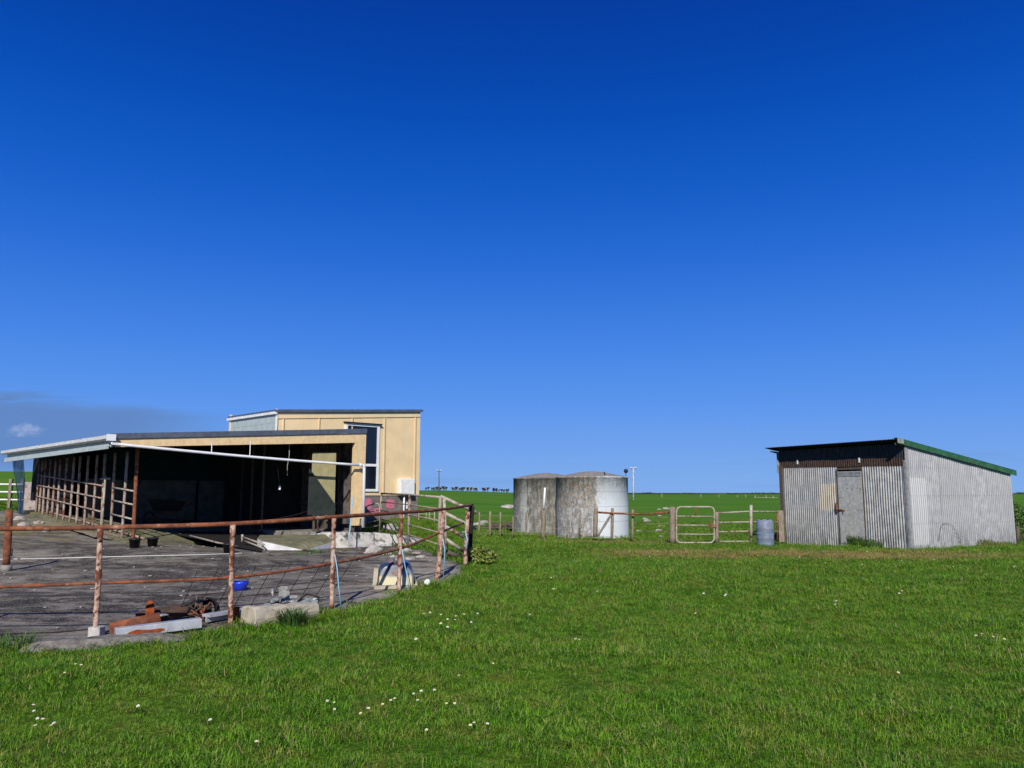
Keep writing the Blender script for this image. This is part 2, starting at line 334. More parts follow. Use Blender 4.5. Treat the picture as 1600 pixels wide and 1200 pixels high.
c = t.mix(t.math('MULTIPLY', t.smooth(g5, .47, .36), .7), c, (.020, .017, .013))
# paler, cleaner slab towards the right end of the yard
c = t.mix(t.math('MULTIPLY', t.math('MULTIPLY', t.smooth(se.outputs[0], -3.4, -1.6), t.smooth(g2, .38, .55)), .75), c, (.35, .315, .25))
c = t.mix(t.math('MULTIPLY', t.math('MULTIPLY', t.smooth(se.outputs[1], 18, 23), t.smooth(se.outputs[0], -6, -11)), t.smooth(g, .35, .6)), c, (.25, .235, .19))
mo = t.smooth(t.noise(t.mapping(pos, (1, 1.4, 1), (4, 2, 0)), .9, 8, .72), .50, .60)
mo = t.math('MULTIPLY', mo, t.math('ADD', t.smooth(se.outputs[1], 16.5, 20), .06))
c = t.mix(t.math('MULTIPLY', mo, .5), c, (.24, .20, .05))
cm = t.node('ShaderNodeTexVoronoi', feature='DISTANCE_TO_EDGE'); cm.inputs['Scale'].default_value = .45
wv = t.node('ShaderNodeVectorMath', operation='ADD'); nz = t.node('ShaderNodeTexNoise'); nz.inputs['Scale'].default_value = 1.5; t.link(pos, nz.inputs['Vector'])
t.link(pos, wv.inputs[0]); t.link(nz.outputs['Color'], wv.inputs[1]); t.link(wv.outputs[0], cm.inputs['Vector'])
c = t.mix(t.math('MULTIPLY', t.smooth(cm.outputs['Distance'], .008, .001), .35), c, (.02, .02, .015))
t.link(c, b.inputs['Base Color']); b.inputs['Roughness'].default_value = .92; b.inputs['Specular IOR Level'].default_value = .2
bn = t.node('ShaderNodeBump'); bn.inputs['Strength'].default_value = .5; bn.inputs['Distance'].default_value = .02
t.link(t.noise(pos, 14, 7, .75), bn.inputs['Height']); t.link(bn.outputs[0], b.inputs['Normal']); MATS['yard_concrete'] = m

corrugated_mat('front_iron', (.56, .555, .525), (.34, .335, .315), ((-3.35, -2.15, 1.08, 1.95), (.72, .60, .40)))
corrugated_mat('side_iron', (.47, .472, .475), (.33, .335, .34), ((.10, .85, .1, 2.1), (.60, .60, .59)))
tank_mat('tank_grey', (.27, .262, .235), (.085, .080, .068), (.26, .20, .09), (-1.15, -.85), (.40, .42, .40))
tank_mat('tank_blue', (.37, .365, .35), (.13, .122, .11), (.34, .20, .05), (.02, 1.6), (.66, .72, .76))
# enamelled bath: blue-grey worn towards cream at the rim
m = bpy.data.materials.new('bath_enamel'); m.use_nodes = True; t = NT(m.node_tree); b = t.n['Principled BSDF']
o = t.node('ShaderNodeTexCoord').outputs['Object']; se = t.node('ShaderNodeSeparateXYZ'); t.link(o, se.inputs[0])
nn = t.noise(o, 5, 6, .65); zz = t.math('ADD', se.outputs[2], t.math('MULTIPLY', t.math('SUBTRACT', nn, .5), .12))
c = t.mix(t.smooth(zz, .13, .20), (.62, .55, .33), (.20, .22, .22)); c = t.mix(t.smooth(zz, .20, .30), c, (.03, .05, .09))
c = t.mix(t.smooth(zz, .365, .385), c, (.30, .17, .11))
rx = t.math('ADD', t.math('MULTIPLY', se.outputs[0], se.outputs[0]), t.math('POWER', t.math('SUBTRACT', se.outputs[2], .27), 2))
c = t.mix(t.math('MULTIPLY', t.smooth(t.math('ADD', rx, t.math('MULTIPLY', t.math('SUBTRACT', nn, .5), .06)), .014, .008), t.smooth(nn, .4, .55)), c, (.22, .06, .03))
t.link(c, b.inputs['Base Color']); b.inputs['Roughness'].default_value = .28; MATS['bath_enamel'] = m

# ------------------------------------------------------------------ mesh helpers
class MB:
    def __init__(s): s.v = []; s.f = []; s.smooth = []; s.mi = []; s.cur = 0
    def add(s, vs_, fs, smooth=False):
        o = len(s.v); s.v += [tuple(v) for v in vs_]; s.f += [tuple(i+o for i in f) for f in fs]
        s.smooth += [smooth]*len(fs); s.mi += [s.cur]*len(fs); return s
    def box(s, c, size, ax=None, rot=None):
        c = Vector(c); X, Y, Z = ax if ax else (Vector((1,0,0)), Vector((0,1,0)), Vector((0,0,1)))
        if rot: M = Matrix.Rotation(rot, 3, 'Z'); X, Y = M@X, M@Y
        hx, hy, hz = [k/2 for k in size]
        vs_ = [c+X*a*hx+Y*b_*hy+Z*d*hz for a in (-1,1) for b_ in (-1,1) for d in (-1,1)]
        return s.add(vs_, [(0,1,3,2),(4,6,7,5),(0,4,5,1),(2,3,7,6),(0,2,6,4),(1,5,7,3)])
    def bar(s, p, q, w_, h, up=(0,0,1)):
        p, q = Vector(p), Vector(q); d = (q-p); L = d.length; d.normalize(); u = Vector(up)
        sd_ = d.cross(u)
        if sd_.length < 1e-4: sd_ = d.cross(Vector((0,1,0)))
        sd_.normalize(); u = sd_.cross(d).normalized()
        return s.box((p+q)/2, (L, w_, h), (d, sd_, u))
    def tube(s, pts, r, n=8, closed=False, cap=True):
        pts = [Vector(p) for p in pts]; N = len(pts); rs = r if isinstance(r, (list, tuple)) else [r]*N
        vs_ = []; prev = None
        for i, p in enumerate(pts):
            if closed: d = pts[(i+1) % N]-pts[i-1]
            else: d = pts[min(i+1, N-1)]-pts[max(i-1, 0)]
            d.normalize()
            if prev is None:
                a = d.cross(Vector((0,0,1)))
                if a.length < 1e-3: a = d.cross(Vector((0,1,0)))
            else: a = prev - d*prev.dot(d)
            a.normalize(); prev = a.copy(); b_ = d.cross(a)
            vs_ += [p+(a*math.cos(2*math.pi*k/n)+b_*math.sin(2*math.pi*k/n))*rs[i] for k in range(n)]
        fs = []
        for i in range(N if closed else N-1):
            j = (i+1) % N
            fs += [(i*n+k, i*n+(k+1) % n, j*n+(k+1) % n, j*n+k) for k in range(n)]
        s.add(vs_, fs, True)
        if cap and not closed:
            o = len(s.v)-len(vs_)
            s.f += [tuple(o+k for k in reversed(range(n))), tuple(o+(N-1)*n+k for k in range(n))]; s.smooth += [False]*2; s.mi += [s.cur]*2
        return s
    def lathe(s, prof, n=32, c=(0,0,0), sx=1, sy=1, smooth=True):
        c = Vector(c); vs_ = []
        for r, z in prof: vs_ += [c+Vector((r*sx*math.cos(2*math.pi*k/n), r*sy*math.sin(2*math.pi*k/n), z)) for k in range(n)]
        fs = [(i*n+k, i*n+(k+1) % n, (i+1)*n+(k+1) % n, (i+1)*n+k) for i in range(len(prof)-1) for k in range(n)]
        return s.add(vs_, fs, smooth)
    def prism(s, poly, d):
        """poly: list of 3-D points (planar), d: extrusion vector"""
        n = len(poly); d = Vector(d); vs_ = [Vector(p) for p in poly]+[Vector(p)+d for p in poly]
        return s.add(vs_, [tuple(reversed(range(n))), tuple(range(n, 2*n))]+[(k, (k+1) % n, n+(k+1) % n, n+k) for k in range(n)])
    def build(s, name, mats, parent=None, origin=None, bevel=0, solid=0):
        me = bpy.data.meshes.new(name)
        o3 = Vector(origin) if origin is not None else Vector((0,0,0))
        me.from_pydata([tuple(Vector(v)-o3) for v in s.v], [], s.f); me.update()
        me.polygons.foreach_set('use_smooth', s.smooth)
        if not isinstance(mats, (list, tuple)): mats = [mats]
        for mm in mats: me.materials.append(MATS[mm])
        if len(mats) > 1: me.polygons.foreach_set('material_index', s.mi)
        bm = bmesh.new(); bm.from_mesh(me); bmesh.ops.recalc_face_normals(bm, faces=bm.faces); bm.to_mesh(me); bm.free()
        ob = bpy.data.objects.new(name, me); col.objects.link(ob)
        if parent is not None:
            ob.parent = parent
            ob.location = o3 - (Vector(parent['_o']) if '_o' in parent else Vector((0,0,0)))
        else: ob.location = o3
        ob['_o'] = tuple(o3)
        if bevel:
            md = ob.modifiers.new('bevel', 'BEVEL'); md.width = bevel; md.segments = 2; md.limit_method = 'ANGLE'
        if solid:
            md = ob.modifiers.new('solid', 'SOLIDIFY'); md.thickness = solid; md.offset = 0
        return ob
def tag(o, label=None, cat=None, group=None, kind=None):
    for k, v in (('label', label), ('category', cat), ('group', group), ('kind', kind)):
        if v: o[k] = v
    return o
def thing(name, loc, label, cat, group=None):
    o = bpy.data.objects.new(name, None); col.objects.link(o); o.location = loc; o.empty_display_size = .2
    o['_o'] = tuple(loc); return tag(o, label, cat, group)
def dup(o, loc, label=None, rz=None, scale=None):
    r_ = o.copy(); col.objects.link(r_); r_.location = loc
    if rz is not None: r_.rotation_euler = (o.rotation_euler[0], o.rotation_euler[1], rz)
    if scale: r_.scale = (scale,)*3
    if label: r_['label'] = label
    for ch in list(o.children):
        c_ = ch.copy(); col.objects.link(c_); c_.parent = r_
        for g_ in ch.children:
            d_ = g_.copy(); col.objects.link(d_); d_.parent = c_
    return r_
def rough_bar(p, q, r, seed=0, n=7, seg=8, wob=.12, bend=.0):
    """points + radii of an irregular round post"""
    rg = random.Random(seed); p, q = Vector(p), Vector(q); pts = []; rs = []
    off = Vector((rg.uniform(-1,1), rg.uniform(-1,1), 0))*bend
    for i in range(seg+1):
        k = i/seg; pts.append(p.lerp(q, k)+off*math.sin(math.pi*k)); rs.append(r*(1+rg.uniform(-wob, wob)))
    return pts, rs
def rock(mb, c, size, seed):
    bm = bmesh.new(); bmesh.ops.create_icosphere(bm, subdivisions=3, radius=1); c = Vector(c)
    vs_ = []
    for v in bm.verts:
        k = 1+.35*mn.noise(v.co*1.3+Vector((seed*3.1, seed, 0)))+.12*mn.noise(v.co*4+Vector((seed, 0, 0)))
        vs_.append(c+Vector((v.co.x*size[0], v.co.y*size[1], v.co.z*size[2]))*k)
    mb.add(vs_, [tuple(x.index for x in f.verts) for f in bm.faces], False); bm.free()

# ------------------------------------------------------------------ ground sheet
def axis(fine0, fine1, step, far0, far1, g=1.12):
    a = list(np.arange(fine0, fine1+.001, step)); s_ = step
    while a[-1] < far1: s_ *= g; a.append(a[-1]+s_)
    s_ = step
    while a[0] > far0: s_ *= g; a.insert(0, a[0]-s_)
    return a
xs = axis(-24, 24, .5, -3500, 3500, 1.13); ys = axis(1, 42, .5, -60, 6000, 1.09)
mb = MB(); nx = len(xs)
vv = [(x, y, T(x, y)) for y in ys for x in xs]
mb.add(vv, [(j*nx+i, j*nx+i+1, (j+1)*nx+i+1, (j+1)*nx+i) for j in range(len(ys)-1) for i in range(nx-1)], True)
tag(mb.build('field', 'turf'), kind='structure')

# ------------------------------------------------------------------ milking shed frame (s along the front, t into the depth)
O = Vector((-9.34, 18.5, 0)); U = Vector((.714, .70, 0)).normalized(); V = Vector((-.70, .714, 0)).normalized(); Z = Vector((0,0,1))
def B(s, t, z): return O+U*s+V*t+Z*z
def onT(px, py, t0):                                  # pixel -> (s, z) on the plane t = t0
    d = ray(px, py); C0 = Vector((0,0,CAMZ)); k = (t0-(C0-O).dot(V))/d.dot(V); p = C0+d*k
    return (p-O).dot(U), p.z
def onS(px, py, s0):                                  # pixel -> (t, z) on the plane s = s0
    d = ray(px, py); C0 = Vector((0,0,CAMZ)); k = (s0-(C0-O).dot(U))/d.dot(U); p = C0+d*k
    return (p-O).dot(V), p.z

# concrete yard: star shaped round a centre
YC = Vector((-8, 15, 0))
fr = [P(-130, 1005, 8.6), P(-20, 1004, 8.72), P(60, 1013, 8.55), P(150, 1000, 8.8), P(250, 988, 9.1), P(365, 980, 9.5), P(440, 968, 9.9), P(520, 951, 10.6), P(575, 936, 11.5), P(630, 923, 12.5), P(660, 915, 13.2), P(690, 906, 13.9), P(718, 893, 15.0), P(722, 880, 16.3), P(706, 868, 17.6), P(660, 858, 19.4), P(622, 856, 20.6)]
bound = [(p.x, p.y) for p in fr] + [tuple(B(8.3, -1.2, 0)[:2]), tuple(B(7.4, 0, 0)[:2]), tuple(B(7.0, 9.5, 0)[:2]), tuple(B(.4, 11.5, 0)[:2]), (-18.5, 26.0), (-21, 22), (-23, 14), (-20, 8.8), (-12, 8.4)]
# resample
bp = []
for i in range(len(bound)):
    a, b_ = Vector(bound[i]), Vector(bound[(i+1) % len(bound)]); k = max(1, int((b_-a).length/.3))
    for j in range(k):
        q = a.lerp(b_, j/k); wob = .05*mn.noise(Vector((q.x*2.1, q.y*2.1, 7)))
        dirv = (q-Vector(YC[:2])).normalized(); bp.append(q+dirv*wob)
RING = 36; mb = MB(); N = len(bp); vv = [(YC.x, YC.y, T(YC.x, YC.y)+.05)]
for r_ in range(1, RING+1):
    for q in bp:
        x, y = YC.x+(q.x-YC.x)*r_/RING, YC.y+(q.y-YC.y)*r_/RING; vv.append((x, y, T(x, y)+.05+.012*mn.noise(Vector((x, y, 3)))))
for q in bp: vv.append((q.x, q.y, T(q.x, q.y)-.2))
fs = [(0, 1+k, 1+(k+1) % N) for k in range(N)]
for r_ in range(RING):
    a = 1+r_*N
    fs += [(a+k, a+N+k, a+N+(k+1) % N, a+(k+1) % N) for k in range(N)]
mb.add(vv, fs, True); tag(mb.build('yard', 'yard_concrete'), kind='structure')
bang = np.array([math.atan2(q.y-YC.y, q.x-YC.x) for q in bp]); brad = np.array([math.hypot(q.y-YC.y, q.x-YC.x) for q in bp])
order = np.argsort(bang); bang = bang[order]; brad = brad[order]
def in_yard(x, y, margin=0.0):
    return np.hypot(y-YC.y, x-YC.x) < np.interp(np.arctan2(y-YC.y, x-YC.x), bang, brad, period=2*math.pi)+margin
# broken concrete kerb where the yard meets the lawn
mb = MB()
kp = [(40,1012,8.55),(110,1010,8.6),(200,1000,8.8),(300,983,9.1)]
pts = [Vector(P(*k)) for k in kp]; vsx = []; K = 16
for i in range(K+1):
    f = i/K*(len(pts)-1); a = pts[min(int(f), len(pts)-2)]; b_ = pts[min(int(f), len(pts)-2)+1]; q = a.lerp(b_, f-min(int(f), len(pts)-2)); fade = min(1, (K-i)/3, i/2+.2)
    for off in (-.28, -.1, .08, .2):
        x, y = q.x, q.y+off+.05*mn.noise(Vector((i*.9, off*5, 1))); vsx.append((x, y, T(x, y)+(.085*fade if -.2 < off < .15 else -.03)+.02*mn.noise(Vector((i*.7, off*9, 0)))))
mb.add(vsx, [(i*4+j, i*4+j+1, (i+1)*4+j+1, (i+1)*4+j) for i in range(K) for j in range(3)])
tag(mb.build('kerb', 'kerb_concrete'), kind='structure')

# ------------------------------------------------------------------ milking shed
RZ = lambda s: 2.93+.072*s
ms = thing('milking_shed', B(3.4, 4, .3), 'long open fronted milking shed with low sloping roof, yellow beam and white downpipe', 'shed')
S1 = onT(566, 820, -.2)[0]; T1 = onS(9, 705, 0)[0]-.3
mb = MB(); mb.prism([B(-.12, -.25, RZ(-.12)), B(S1+.02, -.25, RZ(S1)), B(S1+.02, -.25, RZ(S1)+.05), B(-.12, -.25, RZ(-.12)+.05)], V*(T1+.3))
mb.build('roof', 'roof_zinc', ms)
# metal barge strip on top of the yellow beam
mb = MB(); mb.prism([B(-.1, -.30, RZ(-.1)-.05), B(S1+.02, -.30, RZ(S1)-.06), B(S1+.02, -.30, RZ(S1)+.075), B(-.1, -.30, RZ(-.1)+.075)], V*.03); mb.build('barge_flashing', 'roof_zinc', ms)
mb = MB(); mb.prism([B(.05, -.265, RZ(0)-.235), B(S1-.02, -.265, RZ(S1)-.33), B(S1-.02, -.265, RZ(S1)-.065), B(.05, -.265, RZ(0)-.055)], V*.06); mb.build('front_beam', 'yellow_dirty', ms)
for k in range(1, 10):                                     # purlins under the roof
    MB().bar(B(.1, k*1.1, RZ(.1)-.08), B(S1-.1, k*1.1, RZ(S1)-.08), .05, .12).build('rafter', 'black_tin', ms)
# left eave: fascia, soffit board and gutter
mb = MB(); mb.prism([B(.02, -.2, 2.70), B(.02, T1, 2.70), B(.02, T1, 2.87), B(.02, -.2, 2.87)], -U*.03); mb.build('eave_board', 'eave_paint', ms)
mb = MB(); mb.prism([B(-.05, -.1, 2.655), B(-.05, T1, 2.61), B(-.05, T1, 2.735), B(-.05, -.1, 2.765)], -U*.03); mb.build('valance', 'eave_paint', ms)
g = MB()
pr = [(-.02,2.88),(-.04,2.80),(-.10,2.79),(-.15,2.83),(-.16,2.91),(-.145,2.91),(-.135,2.84),(-.10,2.805),(-.05,2.815),(-.035,2.88)]
g.prism([B(s_, -.32, z_+.05) for s_, z_ in pr], V*(T1+.5)); gut = g.build('gutter', 'gutter_paint', ms)
for k in range(8): MB().bar(B(-.03, .4+k*1.2, 2.82), B(-.17, .4+k*1.2, 2.955), .03, .006).build('bracket', 'worn_pipe', gut)
mb = MB(); mb.lathe([(0,0),(.055,0),(.055,.16),(0,.16)], 12, B(-.09, -.34, 2.80)); mb.box(B(-.09, -.36, 2.90), (.17, .12, .15), (U, V, Z)); mb.build('rainwater_head', 'white_pipe', ms)
# long white downpipe sloping across the opening to the column
sE, zE = onT(566, 727, -.42)
p0 = B(-.07, -.36, 2.80); p1 = B(.12, -.42, 2.745)
mid = [p1.lerp(B(sE, -.42, zE), k/10)-Z*.03*math.sin(math.pi*k/10) for k in range(11)]
sB, zB = onT(569, 824, -.42)
MB().tube([p0, p0-Z*.03]+mid, .034, 12).build('downpipe', 'white_pipe', ms)
dp = MB(); dp.tube([B(sE-.02, -.42, zE+.01), B(sE+.05, -.42, zE-.02), B(sE+.07, -.42, zE-.09), B(sE+.08, -.42, zB)], .042, 12)
dp.tube([B(sE-.10, -.42, zE+.006), B(sE-.02, -.42, zE+.003)], .05, 12); dp.build('downpipe', 'white_pipe', ms)
for px in (331, 391):
    g = MB(); s_, z_ = onT(px, 700, -.40); g.bar(B(s_, -.40, 2.72-.12), B(s_, -.40, RZ(s_)-.2), .015, .03); g.build('pipe_strap', 'white_pipe', ms)
# yellow corner column, dark side walls
sc0, zc0 = onT(549, 820, -.2); sc1, _ = onT(566, 820, -.2)
mb = MB(); mb.prism([B(sc0, -.262, zc0-.02), B(sc1, -.262, zc0-.02), B(sc1+.02, -.262, RZ(S1)-.07), B(sc0+.02, -.262, RZ(S1)-.07)], V*.14); mb.build('column', 'yellow_dirty', ms)
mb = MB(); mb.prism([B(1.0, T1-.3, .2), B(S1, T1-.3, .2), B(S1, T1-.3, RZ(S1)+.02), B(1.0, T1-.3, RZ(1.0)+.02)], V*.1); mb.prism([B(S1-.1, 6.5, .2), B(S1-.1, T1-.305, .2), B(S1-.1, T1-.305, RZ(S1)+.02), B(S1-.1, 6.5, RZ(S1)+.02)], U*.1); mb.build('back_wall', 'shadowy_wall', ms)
mb = MB(); mb.box(B(5.84, 4.85, 1.7), (.06, 3.3, 3.2), (U, V, Z)); mb.box(B((5.87+S1)/2, 3.25, 1.75), (S1-5.9, .05, 3.3), (U, V, Z)); mb.build('inner_shade_sheet', 'shadowy_wall', ms)  # dark sheets added over the yellow wall to imitate interior shade
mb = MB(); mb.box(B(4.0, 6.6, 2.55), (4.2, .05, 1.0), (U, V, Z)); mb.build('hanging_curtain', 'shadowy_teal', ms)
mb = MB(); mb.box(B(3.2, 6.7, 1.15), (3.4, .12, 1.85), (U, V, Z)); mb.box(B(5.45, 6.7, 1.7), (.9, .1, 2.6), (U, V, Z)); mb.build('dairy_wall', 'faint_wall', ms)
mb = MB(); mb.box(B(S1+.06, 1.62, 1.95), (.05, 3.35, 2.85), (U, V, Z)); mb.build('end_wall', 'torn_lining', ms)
mb = MB(); mb.box(B(.98, 8.2, 2.1), (.05, 4.3, 1.4), (U, V, Z)); mb.build('side_cladding', 'black_tin', ms)
g = MB()
for k, (t_, w_) in enumerate(((.35, .09), (1.0, .09), (1.7, .09), (2.4, .09), (3.1, .09))):
    g.box(B(S1-.02, t_, 1.95), (.09, w_, 2.8), (U, V, Z))
g.bar(B(S1-.04, 0, 1.35), B(S1-.04, 3.2, 1.35), .1, .08); g.bar(B(S1-.04, 0, 2.5), B(S1-.04, 3.2, 2.5), .1, .08)
g.build('wall_frame', 'old_timber', ms)
# torn lining sheets in the frame
g = MB()
g.prism([B(S1-.09, .15, .75), B(S1-.09, .95, .75), B(S1-.09, .9, 1.7), B(S1-.09, .6, 2.05), B(S1-.09, .2, 1.5)], -U*.012)
g.prism([B(S1-.09, 1.1, .8), B(S1-.09, 1.6, .8), B(S1-.09, 1.55, 1.9), B(S1-.09, 1.2, 2.5)], -U*.012); g.build('lining', 'torn_lining', ms)
# tall yellow lined sheet plus dark sheet standing for its diagonal shadow, facing the yard
PT = .0; s0, z0 = onT(489, 706, PT); s1, z1 = onT(523, 785, PT)
mb = MB(); mb.prism([B(s0, PT, z1-.15), B(s1, PT, z1-.15), B(s1, PT, z0), B(s0, PT, z0-.02)], V*.03); mb.build('lining_panel', 'lining_board', ms)
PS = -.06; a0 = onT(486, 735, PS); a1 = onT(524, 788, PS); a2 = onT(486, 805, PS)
mb = MB(); mb.prism([B(a0[0], PS, a0[1]), B(a1[0], PS, a1[1]), B(a1[0], PS, a2[1]), B(a0[0]-.05, PS, a2[1]), B(a0[0]-.05, PS, a0[1]+.05)], V*.02); mb.build('shadow_sheet', 'shadow_dark', ms)
# studs in the dark
g = MB()
for k in range(3): g.box(B(5.0+.3*k, 2.2+k*1.3, 1.9), (.05, .05, 2.6), (U, V, Z))
g.build('stud', 'old_timber', ms)
# raised standings either side of the pit
s_l = onT(350, 858, -.0)[0]
def zg(s, t): p = B(s, t, 0); return T(p.x, p.y)+.05
mb = MB()
lp = [B(.55, .05, 0), B(2.3, .35, 0), B(3.0, 1.2, 0), B(3.0, 9.8, 0), B(.55, 9.8, 0)]
tp = []
mb = MB(); gx, gy = 6, 24
for j in range(gy+1):
    for i in range(gx+1):
        t_ = .15+j*(9.6)/gy; s_ = .55+i*2.0/gx; t2 = t_ + (.35 if j == 0 else 0)*i/gx
        tp.append(B(s_, t2, zg(s_, t2)+.03))
mb.add(tp, [(j*(gx+1)+i, j*(gx+1)+i+1, (j+1)*(gx+1)+i+1, (j+1)*(gx+1)+i) for j in range(gy) for i in range(gx)])
mb.build('standing_floor', 'mossy_slab', ms, solid=.05)
# right hand standing: slab with white nib wall, tapering to the yard
q0 = GT(402, 862); q1 = GT(482, 862)
sl = [P(402, 841.5, 19.5), P(411, 846, 18.5), P(476, 860, 18.9), P(522, 846, 20.2), P(508, 835, 21.5), P(406, 836, 20.8)]
bt = [Vector((p.x, p.y, p.z-.5)) for p in sl]
mb = MB(); n6 = len(sl); mb.cur = 0
mb.add(sl, [tuple(range(n6))]); mb.cur = 1
mb.add(sl+bt, [(k, (k+1) % n6, n6+(k+1) % n6, n6+k) for k in range(n6)])
stn = mb.build('standing_slab', ['mossy_slab', 'nib_white'], ms)
# pit floor, shadow put into its flat black colour, pipe rails on its edge
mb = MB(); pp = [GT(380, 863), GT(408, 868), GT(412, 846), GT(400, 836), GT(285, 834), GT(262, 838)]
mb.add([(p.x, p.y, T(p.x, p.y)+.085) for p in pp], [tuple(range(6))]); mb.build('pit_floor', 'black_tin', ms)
g = MB(); g.tube([P(297, 837, 20.2), P(340, 848, 19.2), P(406, 862, 18.1)], .022, 8); g.tube([P(379, 839, 19.2), P(413, 851, 18.3)], .02, 8); g.tube([P(379, 844, 19.2), P(413, 857, 18.3)], .02, 8); g.bar(P(379, 835, 19.2), P(379, 846, 19.2), .05, .05)
g.build('pit_rail', 'grey_pipe', ms)
g = MB(); g.prism([P(388, 858, 18.9), P(410, 862, 18.8), P(410, 866, 18.8), P(388, 866, 18.9)], V*.12); g.build('pit_kerb', 'white_concrete', ms)
# white stone plinth under column and its rounded end
def wall_strip(pts, zt, th):
    m_ = MB()
    for i in range(len(pts)-1):
        a, b_ = pts[i], pts[i+1]; d = (b_-a); d.z = 0; nrm = Vector((-d.y, d.x, 0)).normalized()*th
        m_.prism([Vector((a.x, a.y, T(a.x, a.y)-.2)), Vector((b_.x, b_.y, T(b_.x, b_.y)-.2)), Vector((b_.x, b_.y, zt[i+1])), Vector((a.x, a.y, zt[i]))], nrm)
    return m_
pl = [B(5.25, .25, 0), B(5.6, -.15, 0), B(6.2, -.45, 0), B(7.1, -.5, 0), B(7.55, -.75, 0), B(7.95, -1.3, 0)]
pw = wall_strip(pl, [.48, .56, .55, .52, .46, .30], .55)
plo = pw.build('plinth', 'white_concrete', ms, bevel=.03)
mb = MB(); mb.box(B(6.2, 2.0, .47), (1.6, 2.9, .16), (U, V, Z)); mb.build('plinth_floor', 'rough_concrete', ms)

# ------------------------------------------------------------------ machinery room (tall yellow building)
mr = thing('machinery_room', B(8.7, 4.8, .8), 'tall yellow clad building with mono pitch roof and grey block base behind the open shed', 'building')
TS0, TT0 = 5.9, 3.3; TS1 = onT(656, 700, TT0)[0]; TT1 = TT0+3.15
zA = onT(431, 644, TT0)[1]; zB_ = onT(656, 643, TT0)[1]; zm = 1.56
RT = lambda s: zA+(zB_-zA)*(s-TS0)/(TS1-TS0)
mb = MB(); mb.prism([B(TS0, TT0, zm), B(TS1, TT0, zm), B(TS1, TT0, RT(TS1)), B(TS0, TT0, RT(TS0))], V*(TT1-TT0)); mb.build('wall', 'yellow_paint', mr)
mb = MB(); mb.prism([B(TS0+.03, TT0+.03, .1), B(TS1-.03, TT0+.03, .1), B(TS1-.03, TT0+.03, zm-.003), B(TS0+.03, TT0+.03, zm-.003)], V*(TT1-TT0-.06)); mb.build('block_base', 'blockwork', mr)
g = MB()                                                    # mortar lines of the base: thin recessed-looking strips, and battens on the wall
for px in (441, 497, 549, 600, 648):
    s_, _ = onT(px, 700, TT0); g.box(B(s_, TT0-.009, (zm+RT(s_))/2-.05), (.045, .018, RT(s_)-zm-.2), (U, V, Z))
g.build('batten', 'yellow_paint', mr)
for px in (443, 499, 551, 602, 650): s_, _ = onT(px, 700, TT0); MB().box(B(s_, TT0-.003, (zm+RT(s_))/2-.05), (.010, .008, RT(s_)-zm-.2), (U, V, Z)).build('joint_shade', 'old_timber', mr)  # dark joint strip, also deepening the batten's small shadow
g = MB(); g.prism([B(TS0+.02, TT0-.03, RT(TS0)-.20), B(TS1-.02, TT0-.03, RT(TS1)-.20), B(TS1-.02, TT0-.03, RT(TS1)-.02), B(TS0+.02, TT0-.03, RT(TS0)-.02)], V*.028); g.build('frieze_board', 'yellow_paint', mr)
g = MB(); g.prism([B(TS0-.08, TT0-.10, RT(TS0)-.01), B(TS1+.05, TT0-.10, RT(TS1)-.01), B(TS1+.05, TT0-.10, RT(TS1)+.075), B(TS0-.08, TT0-.10, RT(TS0)+.075)], V*(TT1-TT0+.2)); g.build('roof', 'roof_zinc', mr)
g = MB(); g.box(B(TS0+.0, TT0-.045, (3.3+RT(TS0))/2+.1), (.06, .03, RT(TS0)-3.3), (U, V, Z)); g.build('corner_trim', 'white_paint', mr)
# pale cladding on the side wall
g = MB()
for k in range(5):
    g.box(B(TS0-.02, (TT0+TT1)/2, 2.92+k*.26), (.03+.004*(k % 2), TT1-TT0-.02, .255), (U, V, Z))
g.build('side_cladding', 'pale_cladding', mr)
g = MB(); g.prism([B(TS0-.02, TT0-.1, RT(TS0)-.07), B(TS0-.02, TT1+.1, RT(TS0)-.07), B(TS0-.02, TT1+.1, RT(TS0)+.01), B(TS0-.02, TT0-.1, RT(TS0)+.01)], -U*.09); g.build('side_gutter', 'gutter_paint', mr)
g = MB(); g.box(B(TS0-.03, TT1-.04, 3.75), (.06, .08, 1.1), (U, V, Z)); g.build('corner_post', 'yellow_paint', mr)
# tall window
w0, wz0 = onT(539, 665, TT0); w1, wz1 = onT(590, 768, TT0); wzT = onT(575, 663, TT0)[1]; wzM = onT(585, 727, TT0)[1]
wn = MB(); fw = .085
wn.box(B(w0+fw/2, TT0-.02, (wzT+wz1)/2), (fw, .07, wzT-wz1), (U, V, Z)); wn.box(B(w1-fw/2, TT0-.02, (wzT+wz1)/2), (fw, .07, wzT-wz1), (U, V, Z))
for z_ in (wzT-fw/2, wzM, wz1+fw/2): wn.box(B((w0+w1)/2, TT0-.02, z_), (w1-w0-2*fw-.002, .06, fw), (U, V, Z))
wno = wn.build('window', 'white_paint', mr)
g = MB(); g.box(B((w0+w1)/2, TT0-.006, (wzT+wz1)/2), (w1-w0-2*fw, .010, wzT-wz1-2*fw), (U, V, Z)); g.build('pane', 'glass_dark', wno)
g = MB(); g.box(B((w0+w1)/2, TT0-.05, wzT+.02), (w1-w0+.14, .14, .03), (U, V, Z)); g.build('flashing', 'black_tin', wno)
